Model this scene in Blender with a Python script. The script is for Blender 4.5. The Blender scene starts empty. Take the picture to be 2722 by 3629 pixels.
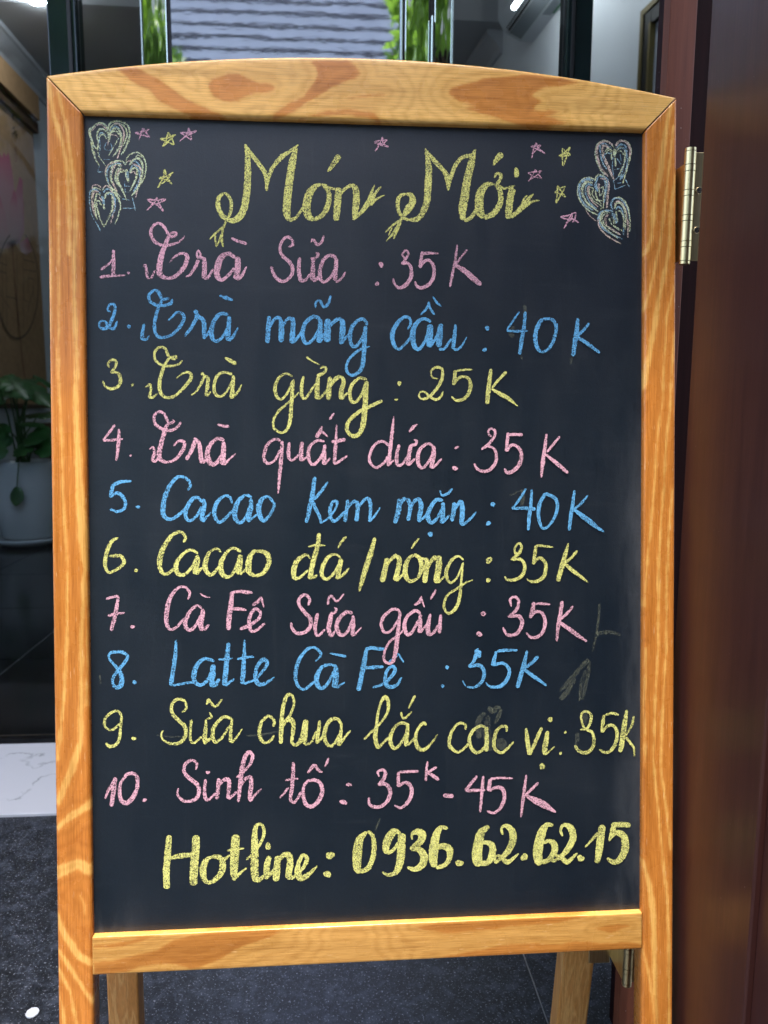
import bpy, bmesh, math, random
import numpy as np
from mathutils import Vector, Matrix
random.seed(7); rng = np.random.default_rng(7)
C = bpy.context.scene.collection
sc = bpy.context.scene

# ---------------------------------------------------------------- camera
F = 2680.0; CX, CY = 1361.0, 1814.5           # photograph is 2722 x 3629
M = np.array([[0.9974211822431265, -0.005455916230943981, 0.07156268714074819],
              [-0.07163100833893953, -0.1352036721605442, 0.988225154399391],
              [0.004383061217411438, -0.9908033518714165, -0.13523870216864087]])
CAM = np.array([-0.04219623, -0.69086035, 0.82530963])
LEAN = math.radians(6.551844259665214)
cd = bpy.data.cameras.new('camera'); cam = bpy.data.objects.new('camera', cd); C.objects.link(cam)
cd.sensor_fit = 'HORIZONTAL'; cd.sensor_width = 36; cd.lens = F / 2722 * 36
cd.clip_start = 0.02; cd.clip_end = 900
mw = Matrix(((M[0][0], -M[0][1], -M[0][2], CAM[0]), (M[1][0], -M[1][1], -M[1][2], CAM[1]),
             (M[2][0], -M[2][1], -M[2][2], CAM[2]), (0, 0, 0, 1)))
cam.matrix_world = mw
cd.dof.use_dof = True; cd.dof.focus_distance = 0.76; cd.dof.aperture_fstop = 12
sc.camera = cam
# ---------------------------------------------------------------- sky, sun, exposure
SUN_AZ_X, SUN_TAN = -0.012, 0.08              # sun direction = (SUN_AZ_X, -SUN_TAN, 1)
sdir = Vector((SUN_AZ_X, -SUN_TAN, 1)).normalized()
w = bpy.data.worlds.new("World"); sc.world = w; w.use_nodes = True
nt = w.node_tree; bg = nt.nodes['Background']
sky = nt.nodes.new('ShaderNodeTexSky'); sky.sky_type = 'NISHITA'; sky.sun_disc = False
sky.sun_elevation = math.asin(sdir.z); sky.sun_rotation = math.atan2(sdir.x, sdir.y)
sky.dust_density = 4.0; sky.ozone_density = 1.0
nt.links.new(sky.outputs[0], bg.inputs[0]); bg.inputs[1].default_value = 0.15
sl = bpy.data.lights.new('sun', 'SUN'); sun = bpy.data.objects.new('sun', sl); C.objects.link(sun)
sl.energy = 2.0; sl.angle = math.radians(0.5); sl.color = (1, 0.93, 0.82)
sun.rotation_euler = sdir.to_track_quat('Z', 'Y').to_euler()
sc.view_settings.view_transform = 'Standard'; sc.view_settings.look = 'None'
sc.view_settings.gamma = 1; sc.view_settings.use_curve_mapping = False
sc.view_settings.exposure = 2.3
sc.cycles.max_bounces = 8; sc.cycles.transparent_max_bounces = 24
sc.cycles.use_denoising = True

# ---------------------------------------------------------------- picture point -> place
def ray(px, py): return M @ np.array([(px - CX) / F, (py - CY) / F, 1.0])
def on_y(px, py, y):
    d = ray(px, py); return CAM + d * ((y - CAM[1]) / d[1])
def on_x(px, py, x):
    d = ray(px, py); return CAM + d * ((x - CAM[0]) / d[0])
def on_z(px, py, z):
    d = ray(px, py); return CAM + d * ((z - CAM[2]) / d[2])
# chalkboard frame: origin at the bottom centre of the opening, u to the right, v up the board, d out of it
B0 = np.array([0, 0, 0.315]); BU = np.array([1.0, 0, 0])
BV = np.array([0, math.sin(LEAN), math.cos(LEAN)]); BN = np.array([0, -math.cos(LEAN), math.sin(LEAN)])
def bw(u, v, d=0.0): return B0 + BU * u + BV * v + BN * d
def buv(px, py, d=0.0):
    r = ray(px, py); o = B0 + BN * d
    p = CAM + r * (((o - CAM) @ BN) / (r @ BN)) - o
    return p @ BU, p @ BV

# ---------------------------------------------------------------- object helpers
def tag(o, label=None, cat=None, group=None, kind=None):
    if label: o['label'] = label
    if cat: o['category'] = cat
    if group: o['group'] = group
    if kind: o['kind'] = kind
    return o
def empty(name, loc, label, cat, group=None):
    o = bpy.data.objects.new(name, None); C.objects.link(o); o.location = loc
    return tag(o, label, cat, group)
def world_of(o):
    return o.matrix_basis.copy() if o.parent is None else world_of(o.parent) @ o.matrix_parent_inverse @ o.matrix_basis
def mesh_obj(name, verts, faces, mat, parent=None, smooth=False, mats=None, fmat=None):
    me = bpy.data.meshes.new(name); me.from_pydata([tuple(map(float, v)) for v in verts], [], faces)
    for m_ in (mats or [mat]): me.materials.append(m_)
    if fmat is not None: me.polygons.foreach_set('material_index', fmat)
    if smooth: me.polygons.foreach_set('use_smooth', [True] * len(me.polygons))
    me.update()
    o = bpy.data.objects.new(name, me); C.objects.link(o)
    if parent:
        o.parent = parent
        o.matrix_parent_inverse = world_of(parent).inverted()
    return o
def boxv(x0, x1, y0, y1, z0, z1):
    return [(x0,y0,z0),(x1,y0,z0),(x1,y1,z0),(x0,y1,z0),(x0,y0,z1),(x1,y0,z1),(x1,y1,z1),(x0,y1,z1)]
BF = [(0,3,2,1),(4,5,6,7),(0,1,5,4),(1,2,6,5),(2,3,7,6),(3,0,4,7)]
def bevel_box(name, dims, mat, parent=None, bev=0.002, seg=2):
    bm = bmesh.new()
    vs = [bm.verts.new(v) for v in boxv(*dims)]
    for f in BF: bm.faces.new([vs[i] for i in f])
    if bev: bmesh.ops.bevel(bm, geom=list(bm.edges), offset=bev, segments=seg, profile=0.5, affect='EDGES')
    me = bpy.data.meshes.new(name); bm.to_mesh(me); bm.free(); me.materials.append(mat)
    o = bpy.data.objects.new(name, me); C.objects.link(o)
    if parent: o.parent = parent; o.matrix_parent_inverse = parent.matrix_basis.inverted()
    return o
def cyl(name, p0, p1, r, mat, parent=None, n=24, r1=None, bev=0.0):
    p0 = Vector(p0); p1 = Vector(p1); ax = (p1 - p0); L_ = ax.length; q = ax.to_track_quat('Z', 'Y')
    r1 = r if r1 is None else r1
    rings = [(r - bev, 0), (r, bev), (r1, L_ - bev), (r1 - bev, L_)] if bev else [(r, 0), (r1, L_)]
    vs = []; fs = []
    for rr, h in rings:
        for i in range(n):
            a = 2 * math.pi * i / n; vs.append(p0 + q @ Vector((rr * math.cos(a), rr * math.sin(a), h)))
    for k in range(len(rings) - 1):
        for i in range(n):
            j = (i + 1) % n; fs.append((k*n+i, k*n+j, (k+1)*n+j, (k+1)*n+i))
    nb = len(vs); vs += vs[:n] + vs[nb - n:nb]      # caps get their own vertices so the sides shade cleanly
    fs.append(tuple(range(nb + n - 1, nb - 1, -1))); fs.append(tuple(nb + n + i for i in range(n)))
    o = mesh_obj(name, vs, fs, mat, parent, smooth=False)
    sm = [True] * (len(fs) - 2) + [False, False]
    o.data.polygons.foreach_set('use_smooth', sm)
    return o
def lathe(name, prof, centre, mat, parent=None, n=48):
    vs = []; fs = []
    for r, z in prof:
        for i in range(n):
            a = 2 * math.pi * i / n
            vs.append((centre[0] + r * math.cos(a), centre[1] + r * math.sin(a), centre[2] + z))
    for k in range(len(prof) - 1):
        for i in range(n):
            j = (i + 1) % n; fs.append((k*n+i, k*n+j, (k+1)*n+j, (k+1)*n+i))
    return mesh_obj(name, vs, fs, mat, parent, smooth=True)

# ---------------------------------------------------------------- material helpers
class Mat:
    def __init__(s, name):
        s.m = bpy.data.materials.new(name); s.m.use_nodes = True; s.t = s.m.node_tree
        s.b = s.t.nodes['Principled BSDF']; s.out = s.t.nodes['Material Output']
    def n(s, kind, **kw):
        nd = s.t.nodes.new('ShaderNode' + kind)
        for k, v in kw.items():
            if hasattr(nd, k): setattr(nd, k, v)
        return nd
    def l(s, a, b): s.t.links.new(a, b)
    def set(s, **kw):
        for k, v in kw.items(): s.b.inputs[k.replace('_', ' ')].default_value = v
    def co(s, scale=(1, 1, 1), rot=(0, 0, 0), which='Object'):
        tc = s.n('TexCoord'); mp = s.n('Mapping'); mp.inputs['Scale'].default_value = scale
        mp.inputs['Rotation'].default_value = rot
        s.l(tc.outputs[which], mp.inputs[0]); return mp.outputs[0]
    def noise(s, vec, scale, detail=4, rough=0.5, dist=0.0):
        nd = s.n('TexNoise'); nd.inputs['Scale'].default_value = scale; nd.inputs['Detail'].default_value = detail
        nd.inputs['Roughness'].default_value = rough; nd.inputs['Distortion'].default_value = dist
        s.l(vec, nd.inputs['Vector']); return nd.outputs[0]
    def ramp(s, fac, stops, interp='LINEAR'):
        nd = s.n('ValToRGB'); cr = nd.color_ramp; cr.interpolation = interp
        while len(cr.elements) < len(stops): cr.elements.new(0.5)
        for e, (p, c) in zip(cr.elements, stops):
            e.position = p; e.color = (c[0], c[1], c[2], 1) if isinstance(c, (tuple, list)) else (c, c, c, 1)
        s.l(fac, nd.inputs[0]); return nd.outputs[0]
    def math(s, op, a, b=None, clamp=False):
        nd = s.n('Math'); nd.operation = op; nd.use_clamp = clamp
        for i, v in enumerate((a, b)):
            if v is None: continue
            if isinstance(v, (int, float)): nd.inputs[i].default_value = v
            else: s.l(v, nd.inputs[i])
        return nd.outputs[0]
    def mix(s, fac, a, b, blend='MIX'):
        nd = s.n('Mix'); nd.data_type = 'RGBA'; nd.blend_type = blend
        for i, v in ((0, fac), (6, a), (7, b)):
            if isinstance(v, (int, float)): nd.inputs[i].default_value = v
            elif isinstance(v, tuple): nd.inputs[i].default_value = (*v, 1)
            else: s.l(v, nd.inputs[i])
        return nd.outputs[2]
    def bump(s, h, strength, dist=0.001):
        nd = s.n('Bump'); nd.inputs['Strength'].default_value = strength; nd.inputs['Distance'].default_value = dist
        s.l(h, nd.inputs['Height']); s.l(nd.outputs[0], s.b.inputs['Normal']); return nd
def simple(name, col, rough=0.5, metal=0.0, spec=0.5, coat=0.0, nscale=0, namt=0.15, bump=0.0):
    m = Mat(name); m.set(Roughness=rough, Metallic=metal); m.b.inputs['Specular IOR Level'].default_value = spec
    m.b.inputs['Coat Weight'].default_value = coat; m.b.inputs['Coat Roughness'].default_value = 0.08
    if nscale:
        v = m.noise(m.co(), nscale, 5)
        c = m.ramp(v, [(0.3, tuple(x * (1 - namt) for x in col)), (0.7, tuple(min(1, x * (1 + namt)) for x in col))])
        m.l(c, m.b.inputs['Base Color'])
        if bump: m.bump(v, bump)
    else: m.b.inputs['Base Color'].default_value = (*col, 1)
    return m.m

# ---------------------------------------------------------------- materials
def pine_material(name, light, mid, dark, axis):
    """varnished pine: 'fig' (metres, <0 inside the contrasting figure) is laid out per piece, fine grain runs along axis"""
    m = Mat(name)
    st = (9, 160, 160) if axis == 'u' else (160, 160, 9)
    fine = m.noise(m.co(scale=st), 5, 6, 0.6)
    st2 = (1.5, 22, 22) if axis == 'u' else (22, 22, 1.5)
    broad = m.noise(m.co(scale=st2), 1.6, 3, 0.5, 0.6)
    at = m.n('Attribute'); at.attribute_name = 'fig'
    wob = m.noise(m.co(scale=(60, 60, 60)), 1.0, 4, 0.6)
    rag = m.noise(m.co(scale=(40, 900, 900) if axis == 'u' else (900, 900, 40)), 1.0, 2)
    s = m.math('ADD', at.outputs['Fac'], m.math('MULTIPLY', m.math('SUBTRACT', wob, 0.5), 0.006))
    s = m.math('ADD', s, m.math('MULTIPLY', m.math('SUBTRACT', rag, 0.5), 0.0035))
    fac = m.n('MapRange'); fac.interpolation_type = 'SMOOTHSTEP'
    fac.inputs['From Min'].default_value = -0.0019; fac.inputs['From Max'].default_value = 0.0016
    m.l(s, fac.inputs['Value'])
    # latewood deepens gently away from the figure's edge
    depth = m.n('MapRange'); depth.inputs['From Min'].default_value = 0.0; depth.inputs['From Max'].default_value = 0.02
    m.l(at.outputs['Fac'], depth.inputs['Value'])
    base = m.mix(depth.outputs[0], mid, dark)
    col = m.mix(fac.outputs[0], light, base)
    ph = m.math('ADD', m.math('MULTIPLY', at.outputs['Fac'], 2 * math.pi / 0.0115), m.math('MULTIPLY', broad, 16.0))
    rg = m.ramp(m.math('ADD', m.math('MULTIPLY', m.math('SINE', ph), 0.5), 0.5), [(0.0, (0.91, 0.875, 0.82)), (0.45, (0.99, 0.985, 0.98)), (1.0, (1.03, 1.03, 1.03))])
    col = m.mix(1.0, col, rg, 'MULTIPLY')
    b2 = m.ramp(broad, [(0.35, (0.80, 0.76, 0.70)), (0.65, (1.08, 1.06, 1.04))])
    col = m.mix(1.0, col, b2, 'MULTIPLY')
    f2 = m.ramp(fine, [(0.30, (0.82, 0.78, 0.72)), (0.55, (1, 1, 1)), (0.75, (1.05, 1.06, 1.1))])
    col = m.mix(1.0, col, f2, 'MULTIPLY')
    thin = m.noise(m.co(scale=(14, 700, 700) if axis == 'u' else (700, 700, 14)), 1.0, 3, 0.6)
    col = m.mix(1.0, col, m.ramp(thin, [(0.32, (0.78, 0.72, 0.64)), (0.5, (1, 1, 1)), (0.72, (1.08, 1.10, 1.15))]), 'MULTIPLY')
    # short pale flecks and nicks along the grain
    vor = m.noise(m.co(scale=(60, 900, 900) if axis == 'u' else (900, 900, 60)), 1.0, 1)
    fl = m.ramp(vor, [(0.70, 0.0), (0.76, 1.0)])
    col = m.mix(m.math('MULTIPLY', fl, 0.5), col, (0.85, 0.58, 0.30))
    nick = m.ramp(m.noise(m.co(), 260, 2), [(0.76, 0.0), (0.82, 0.55)]); col = m.mix(nick, col, (0.13, 0.06, 0.025))
    m.l(col, m.b.inputs['Base Color'])
    rr = m.ramp(m.noise(m.co(), 40, 5), [(0.3, 0.20), (0.7, 0.36)]); m.l(rr, m.b.inputs['Roughness'])
    m.b.inputs['Coat Weight'].default_value = 0.22; m.b.inputs['Coat Roughness'].default_value = 0.10; m.b.inputs['Specular IOR Level'].default_value = 0.35
    m.bump(fine, 0.25, 0.0005)
    return m.m
LIGHT = (0.62, 0.335, 0.095); MID = (0.50, 0.205, 0.045); DARK = (0.42, 0.155, 0.030)
PINE_STILE = pine_material('pine_stile', (0.78, 0.43, 0.115), (0.59, 0.225, 0.042), (0.54, 0.190, 0.032), 'v')
PINE_RAIL = pine_material('pine_rail', (0.60, 0.245, 0.050), (0.80, 0.46, 0.125), (0.83, 0.50, 0.150), 'u')
PINE_LOW = pine_material('pine_bottom_rail', (0.46, 0.19, 0.038), (0.58, 0.31, 0.080), (0.62, 0.34, 0.095), 'u')

# chalkboard paint with worn-in chalk dust and a paler lower right edge
m = Mat('chalkboard_paint')
g1 = m.noise(m.co(), 900, 3, 0.7); g2 = m.noise(m.co(), 6, 5, 0.6, 0.4); g3 = m.noise(m.co(scale=(1, 1, 0.25)), 30, 6, 0.65)
base = m.ramp(g1, [(0.3, (0.0020, 0.0058, 0.0112)), (0.7, (0.0052, 0.0120, 0.0205))])
sep = m.n('SeparateXYZ'); m.l(m.co(), sep.inputs[0])
ex = m.math('ABSOLUTE', sep.outputs[0])
edge = m.n('MapRange'); edge.inputs['From Min'].default_value = 0.235; edge.inputs['From Max'].default_value = 0.272
edge.interpolation_type = 'SMOOTHSTEP'; m.l(sep.outputs[0], edge.inputs['Value'])
edg = m.math('MULTIPLY', edge.outputs[0], m.ramp(g3, [(0.35, 0.15), (0.7, 1.0)]))
hz = m.n('MapRange'); hz.inputs['From Min'].default_value = 0.86; hz.inputs['From Max'].default_value = 0.72; m.l(sep.outputs[2], hz.inputs['Value'])
edg = m.math('MULTIPLY', edg, hz.outputs[0])  # paler strip down the lower right edge
dust = m.math('MULTIPLY', m.ramp(g2, [(0.45, 0.0), (0.8, 1.0)]), 0.012)
dust = m.math('ADD', dust, m.math('MULTIPLY', edg, 0.07), clamp=True)
low = m.n('MapRange'); low.inputs['From Min'].default_value = 0.365; low.inputs['From Max'].default_value = 0.318; m.l(sep.outputs[2], low.inputs['Value'])
cnr = m.n('MapRange'); cnr.inputs['From Min'].default_value = 0.20; cnr.inputs['From Max'].default_value = 0.275; m.l(ex, cnr.inputs['Value'])
dust = m.math('ADD', dust, m.math('MULTIPLY', m.math('MULTIPLY', m.math('POWER', low.outputs[0], 2.0), m.math('POWER', cnr.outputs[0], 2.0)), m.math('MULTIPLY', m.ramp(g3, [(0.45, 0.0), (0.75, 1.0)]), 0.12)), clamp=True)
wp = m.ramp(m.noise(m.co(scale=(3, 1, 26), rot=(0, 0.5, 0)), 3, 6, 0.7), [(0.55, 0.0), (0.75, 1.0)])
wp2 = m.ramp(m.noise(m.co(scale=(40, 1, 3), rot=(0, -0.15, 0)), 3, 5, 0.7), [(0.58, 0.0), (0.75, 1.0)])
dust = m.math('ADD', dust, m.math('MULTIPLY', m.math('ADD', wp, wp2), 0.009), clamp=True)
sv = m.n('TexVoronoi'); sv.inputs['Scale'].default_value = 95; m.l(m.co(), sv.inputs['Vector'])
sp = m.math('LESS_THAN', sv.outputs['Distance'], m.math('MULTIPLY', m.ramp(sv.outputs['Color'], [(0.9, 0.0), (1.0, 0.075)]), 1.0))
dust = m.math('ADD', dust, m.math('MULTIPLY', sp, 0.35), clamp=True)
m.l(m.mix(dust, base, (0.62, 0.64, 0.66)), m.b.inputs['Base Color'])
m.l(m.ramp(g3, [(0.3, 0.34), (0.7, 0.46)]), m.b.inputs['Roughness'])
m.b.inputs['Specular IOR Level'].default_value = 0.5
m.bump(g1, 0.35, 0.0004)
BOARD = m.m

def chalk_material(name, col, alt, cover, strength=1.0):
    m = Mat(name)
    a = m.noise(m.co(), 1500, 2, 0.6); b = m.noise(m.co(), 420, 3, 0.6); c = m.noise(m.co(), 2600, 1)
    mixn = m.math('ADD', m.math('MULTIPLY', a, 0.75), m.math('MULTIPLY', b, 0.25))
    pr = m.noise(m.co(), 70, 2)
    mixn = m.math('ADD', mixn, m.math('MULTIPLY', m.math('SUBTRACT', pr, 0.5), 0.16))
    cov = m.n('MapRange'); cov.interpolation_type = 'SMOOTHSTEP'
    cov.inputs['From Min'].default_value = cover; cov.inputs['From Max'].default_value = cover + 0.09
    m.l(mixn, cov.inputs['Value'])
    m.l(m.mix(m.ramp(c, [(0.45, 0.0), (0.65, 1.0)]), col, alt), m.b.inputs['Base Color'])
    m.set(Roughness=0.95); m.b.inputs['Specular IOR Level'].default_value = 0.1
    m.l(m.math('MULTIPLY', cov.outputs[0], strength), m.b.inputs['Alpha'])
    m.bump(a, 0.4, 0.0003)
    return m.m
CHALK = {'y': chalk_material('yellow_chalk', (0.70, 0.68, 0.16), (0.74, 0.74, 0.33), 0.425),
         'p': chalk_material('pink_chalk', (0.72, 0.36, 0.44), (0.74, 0.48, 0.55), 0.415),
         'b': chalk_material('blue_chalk', (0.10, 0.36, 0.66), (0.20, 0.48, 0.72), 0.415),
         'Y': chalk_material('yellow_chalk_layered', (0.74, 0.74, 0.30), (0.40, 0.62, 0.70), 0.43),
         'P': chalk_material('pink_chalk_layered', (0.70, 0.47, 0.48), (0.66, 0.66, 0.34), 0.44),
         'B': chalk_material('blue_chalk_layered', (0.18, 0.42, 0.66), (0.60, 0.66, 0.42), 0.44),
         'g': chalk_material('wiped_chalk', (0.42, 0.44, 0.27), (0.40, 0.43, 0.33), 0.46, 0.16)}

# granite paving: dark, sparkly, blue-grey clouds
m = Mat('dark_granite')
a = m.noise(m.co(), 34, 9, 0.80, 0.4); b = m.noise(m.co(), 300, 2, 0.7); c = m.noise(m.co(), 120, 6, 0.75)
col = m.ramp(a, [(0.42, (0.003, 0.004, 0.006)), (0.50, (0.008, 0.010, 0.015)), (0.60, (0.044, 0.052, 0.068))])
col = m.mix(m.ramp(c, [(0.5, 0.0), (0.7, 0.35)]), col, (0.08, 0.092, 0.115))
col = m.mix(m.ramp(b, [(0.62, 0.0), (0.68, 0.9)]), col, (0.36, 0.38, 0.42))
m.l(col, m.b.inputs['Base Color']); m.l(m.ramp(b, [(0.4, 0.5), (0.7, 0.25)]), m.b.inputs['Roughness']); m.bump(b, 0.4, 0.001)
GRANITE = m.m
m = Mat('polished_black_tile')
a = m.noise(m.co(), 9, 8, 0.7, 1.5)
m.l(m.ramp(a, [(0.4, (0.004, 0.005, 0.006)), (0.75, (0.02, 0.022, 0.026))]), m.b.inputs['Base Color']); m.set(Roughness=0.16); m.b.inputs['Specular IOR Level'].default_value = 0.2
BLACKTILE = m.m
m = Mat('white_marble')
wv = m.n('TexWave'); wv.inputs['Scale'].default_value = 2.2; wv.inputs['Distortion'].default_value = 11; wv.inputs['Detail'].default_value = 6
wv.inputs['Detail Scale'].default_value = 2.5; m.l(m.co(rot=(0, 0, 0.9)), wv.inputs['Vector'])
v1 = m.ramp(wv.outputs['Fac'], [(0.0, 1.0), (0.025, 0.0)])
v1 = m.math('MULTIPLY', v1, m.ramp(m.noise(m.co(), 14, 4), [(0.45, 0.0), (0.6, 1.0)]))
m.l(m.mix(v1, (0.56, 0.57, 0.59), (0.33, 0.34, 0.35)), m.b.inputs['Base Color']); m.set(Roughness=0.22)
MARBLE = m.m
def wood_dark(name, c0, c1, rough, coat, spec=0.5):
    m = Mat(name)
    a = m.noise(m.co(scale=(60, 60, 2.0)), 3, 6, 0.65); b = m.noise(m.co(scale=(900, 900, 60)), 1, 2)
    dst = m.noise(m.co(), 420, 1)
    col = m.ramp(a, [(0.3, c0), (0.7, c1)])
    col = m.mix(m.ramp(dst, [(0.78, 0.0), (0.84, 0.2)]), col, (0.4, 0.38, 0.36))
    vz = m.n('TexVoronoi'); vz.inputs['Scale'].default_value = 110; m.l(m.co(), vz.inputs['Vector'])
    sp2 = m.math('LESS_THAN', vz.outputs['Distance'], m.ramp(vz.outputs['Color'], [(0.75, 0.0), (1.0, 0.09)]))
    col = m.mix(m.math('MULTIPLY', sp2, 0.5), col, (0.45, 0.42, 0.40))
    m.l(col, m.b.inputs['Base Color'])
    m.l(m.ramp(m.noise(m.co(), 25, 5), [(0.3, rough), (0.7, rough + 0.08)]), m.b.inputs['Roughness'])
    m.b.inputs['Coat Weight'].default_value = coat; m.b.inputs['Coat Roughness'].default_value = rough * 0.9
    m.b.inputs['Specular IOR Level'].default_value = spec
    m.bump(b, 0.12, 0.0004); return m.m
DOORWOOD = wood_dark('lacquered_door_wood', (0.034, 0.0105, 0.009), (0.056, 0.018, 0.0135), 0.33, 0.15, 0.35)
JAMBWOOD = wood_dark('jamb_wood', (0.085, 0.024, 0.012), (0.13, 0.040, 0.020), 0.50, 0.0, 0.25)
JAMBSHADE = wood_dark('jamb_gap_shade', (0.010, 0.003, 0.003), (0.018, 0.005, 0.005), 0.6, 0.0, 0.08)  # near-black colour carries the shade of the gap beside the door
m = Mat('brushed_brass'); a = m.noise(m.co(scale=(400, 400, 8)), 2, 4, 0.6)
m.l(m.ramp(a, [(0.3, (0.60, 0.47, 0.23)), (0.7, (0.82, 0.69, 0.40))]), m.b.inputs['Base Color'])
m.set(Metallic=1.0, Roughness=0.30); m.bump(a, 0.15, 0.0003); BRASS = m.m
SCREW = simple('screw_steel', (0.6, 0.56, 0.45), 0.25, 1.0)
SLOT = simple('dark_slot', (0.01, 0.01, 0.01), 0.6)
BLACKMETAL = simple('black_gloss_metal', (0.004, 0.012, 0.012), 0.14, 0.0, 0.6, nscale=30, namt=0.3)
m = Mat('mirror_steel'); a = m.noise(m.co(scale=(6, 6, 2.2)), 2.0, 3, 0.5)
m.b.inputs['Base Color'].default_value = (0.72, 0.76, 0.66, 1); m.set(Metallic=1.0, Roughness=0.05); m.bump(a, 0.25, 0.012); MIRROR = m.m
STEELEDGE = simple('bright_steel_edge', (0.72, 0.78, 0.72), 0.22, 1.0)
m = Mat('mirror_glass'); a = m.noise(m.co(scale=(5, 1, 12)), 2.0, 3, 0.5); a2 = m.noise(m.co(scale=(60, 1, 160)), 1.0, 2)
m.b.inputs['Base Color'].default_value = (0.66, 0.69, 0.80, 1); m.set(Metallic=1.0, Roughness=0.025)
m.bump(m.math('ADD', a, m.math('MULTIPLY', a2, 0.03)), 0.014, 0.004); MIRRORGLASS = m.m
m = Mat('clear_glass')
tr = m.n('BsdfTransparent'); tr.inputs[0].default_value = (0.90, 0.93, 0.94, 1); gl = m.n('BsdfGlossy'); gl.inputs['Roughness'].default_value = 0.02
fr = m.n('Fresnel'); fr.inputs[0].default_value = 1.16; mx = m.n('MixShader')
m.l(fr.outputs[0], mx.inputs[0]); m.l(tr.outputs[0], mx.inputs[1]); m.l(gl.outputs[0], mx.inputs[2]); m.l(mx.outputs[0], m.out.inputs[0])
GLASS = m.m
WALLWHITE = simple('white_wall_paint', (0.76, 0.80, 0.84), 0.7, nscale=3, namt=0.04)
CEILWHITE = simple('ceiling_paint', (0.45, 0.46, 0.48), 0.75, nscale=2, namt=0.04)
CORNICE = simple('cornice_plaster', (0.58, 0.60, 0.64), 0.6)
WALLGREY = simple('grey_wall_paint', (0.30, 0.32, 0.34), 0.7, nscale=3, namt=0.06)
FABRIC = simple('tan_blind_fabric', (0.40, 0.24, 0.12), 0.9, nscale=25, namt=0.12)
FABRICDK = simple('brown_blind_rail', (0.10, 0.055, 0.035), 0.6)
INK = simple('black_ink', (0.012, 0.01, 0.01), 0.9)
MAROON = simple('maroon_print', (0.16, 0.035, 0.03), 0.9)
LINEPRINT = simple('brown_line_print', (0.16, 0.10, 0.065), 0.9)
m = Mat('lotus_petal_print'); a = m.co(which='Generated'); sp_ = m.n('SeparateXYZ'); m.l(a, sp_.inputs[0])
m.l(m.ramp(sp_.outputs[2], [(0.0, (0.42, 0.28, 0.25)), (0.65, (0.46, 0.20, 0.21)), (1.0, (0.45, 0.05, 0.10))]), m.b.inputs['Base Color']); m.set(Roughness=0.9)
PETAL = m.m
POT = simple('white_glazed_pot', (0.62, 0.66, 0.68), 0.22, coat=0.3)
SOIL = simple('dark_soil', (0.02, 0.014, 0.01), 0.9, nscale=60, namt=0.5, bump=0.6)
m = Mat('plant_leaf'); a = m.noise(m.co(), 9, 4)
m.l(m.ramp(a, [(0.3, (0.020, 0.075, 0.022)), (0.7, (0.045, 0.15, 0.035))]), m.b.inputs['Base Color']); m.set(Roughness=0.38)
LEAF = m.m
STEM = simple('plant_stem', (0.04, 0.10, 0.03), 0.5)
ACWHITE = simple('aircon_plastic', (0.58, 0.62, 0.66), 0.35)
ACGREY = simple('aircon_underside', (0.22, 0.25, 0.27), 0.45)
GREENLABEL = simple('green_label', (0.02, 0.16, 0.05), 0.5)
FRAMEBLACK = simple('picture_frame_black', (0.012, 0.010, 0.009), 0.35)
FRAMEGOLD = simple('picture_frame_gold', (0.20, 0.15, 0.05), 0.4, 0.4)
PAPER = simple('picture_paper', (0.55, 0.57, 0.62), 0.6)
ORANGEP = simple('picture_orange_print', (0.40, 0.15, 0.07), 0.7)
CHIP = simple('white_speck', (0.75, 0.77, 0.78), 0.5)
BARK = simple('tree_bark', (0.10, 0.065, 0.045), 0.85, nscale=20, namt=0.4, bump=0.8)
m = Mat('street_leaf'); a = m.noise(m.co(), 3, 4)
m.l(m.ramp(a, [(0.35, (0.035, 0.10, 0.012)), (0.65, (0.16, 0.30, 0.03))]), m.b.inputs['Base Color']); m.set(Roughness=0.45)
m.b.inputs['Transmission Weight'].default_value = 0.0
tl = m.n('BsdfTranslucent'); tl.inputs[0].default_value = (0.22, 0.42, 0.04, 1); mx = m.n('MixShader'); mx.inputs[0].default_value = 0.4
m.l(m.b.outputs[0], mx.inputs[1]); m.l(tl.outputs[0], mx.inputs[2]); m.l(mx.outputs[0], m.out.inputs[0]); TREELEAF = m.m
ASPHALT = simple('asphalt', (0.055, 0.055, 0.057), 0.85, nscale=40, namt=0.3, bump=0.4)
HOUSEWALL = simple('pale_house_wall', (0.62, 0.62, 0.64), 0.8, nscale=2, namt=0.08)
HOUSEGLASS = simple('house_window_glass', (0.04, 0.05, 0.06), 0.08)
WIRE = simple('black_cable', (0.015, 0.015, 0.015), 0.5)
CONCRETE = simple('painted_concrete', (0.50, 0.50, 0.49), 0.8, nscale=5, namt=0.1)
m = Mat('lit_lamp'); m.b.inputs['Emission Color'].default_value = (0.92, 0.97, 1, 1); m.b.inputs['Emission Strength'].default_value = 28; LAMP = m.m
PILLARDARK = simple('added_pillar_dark', (0.035, 0.035, 0.04), 0.8, nscale=12, namt=0.3, bump=0.4)
GROUT = simple('grout', (0.38, 0.385, 0.39), 0.8)
TUBEMAT = Mat('lit_tube'); TUBEMAT.b.inputs['Emission Color'].default_value = (0.92, 0.97, 1, 1); TUBEMAT.b.inputs['Emission Strength'].default_value = 5.5; TUBEMAT = TUBEMAT.m

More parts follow.
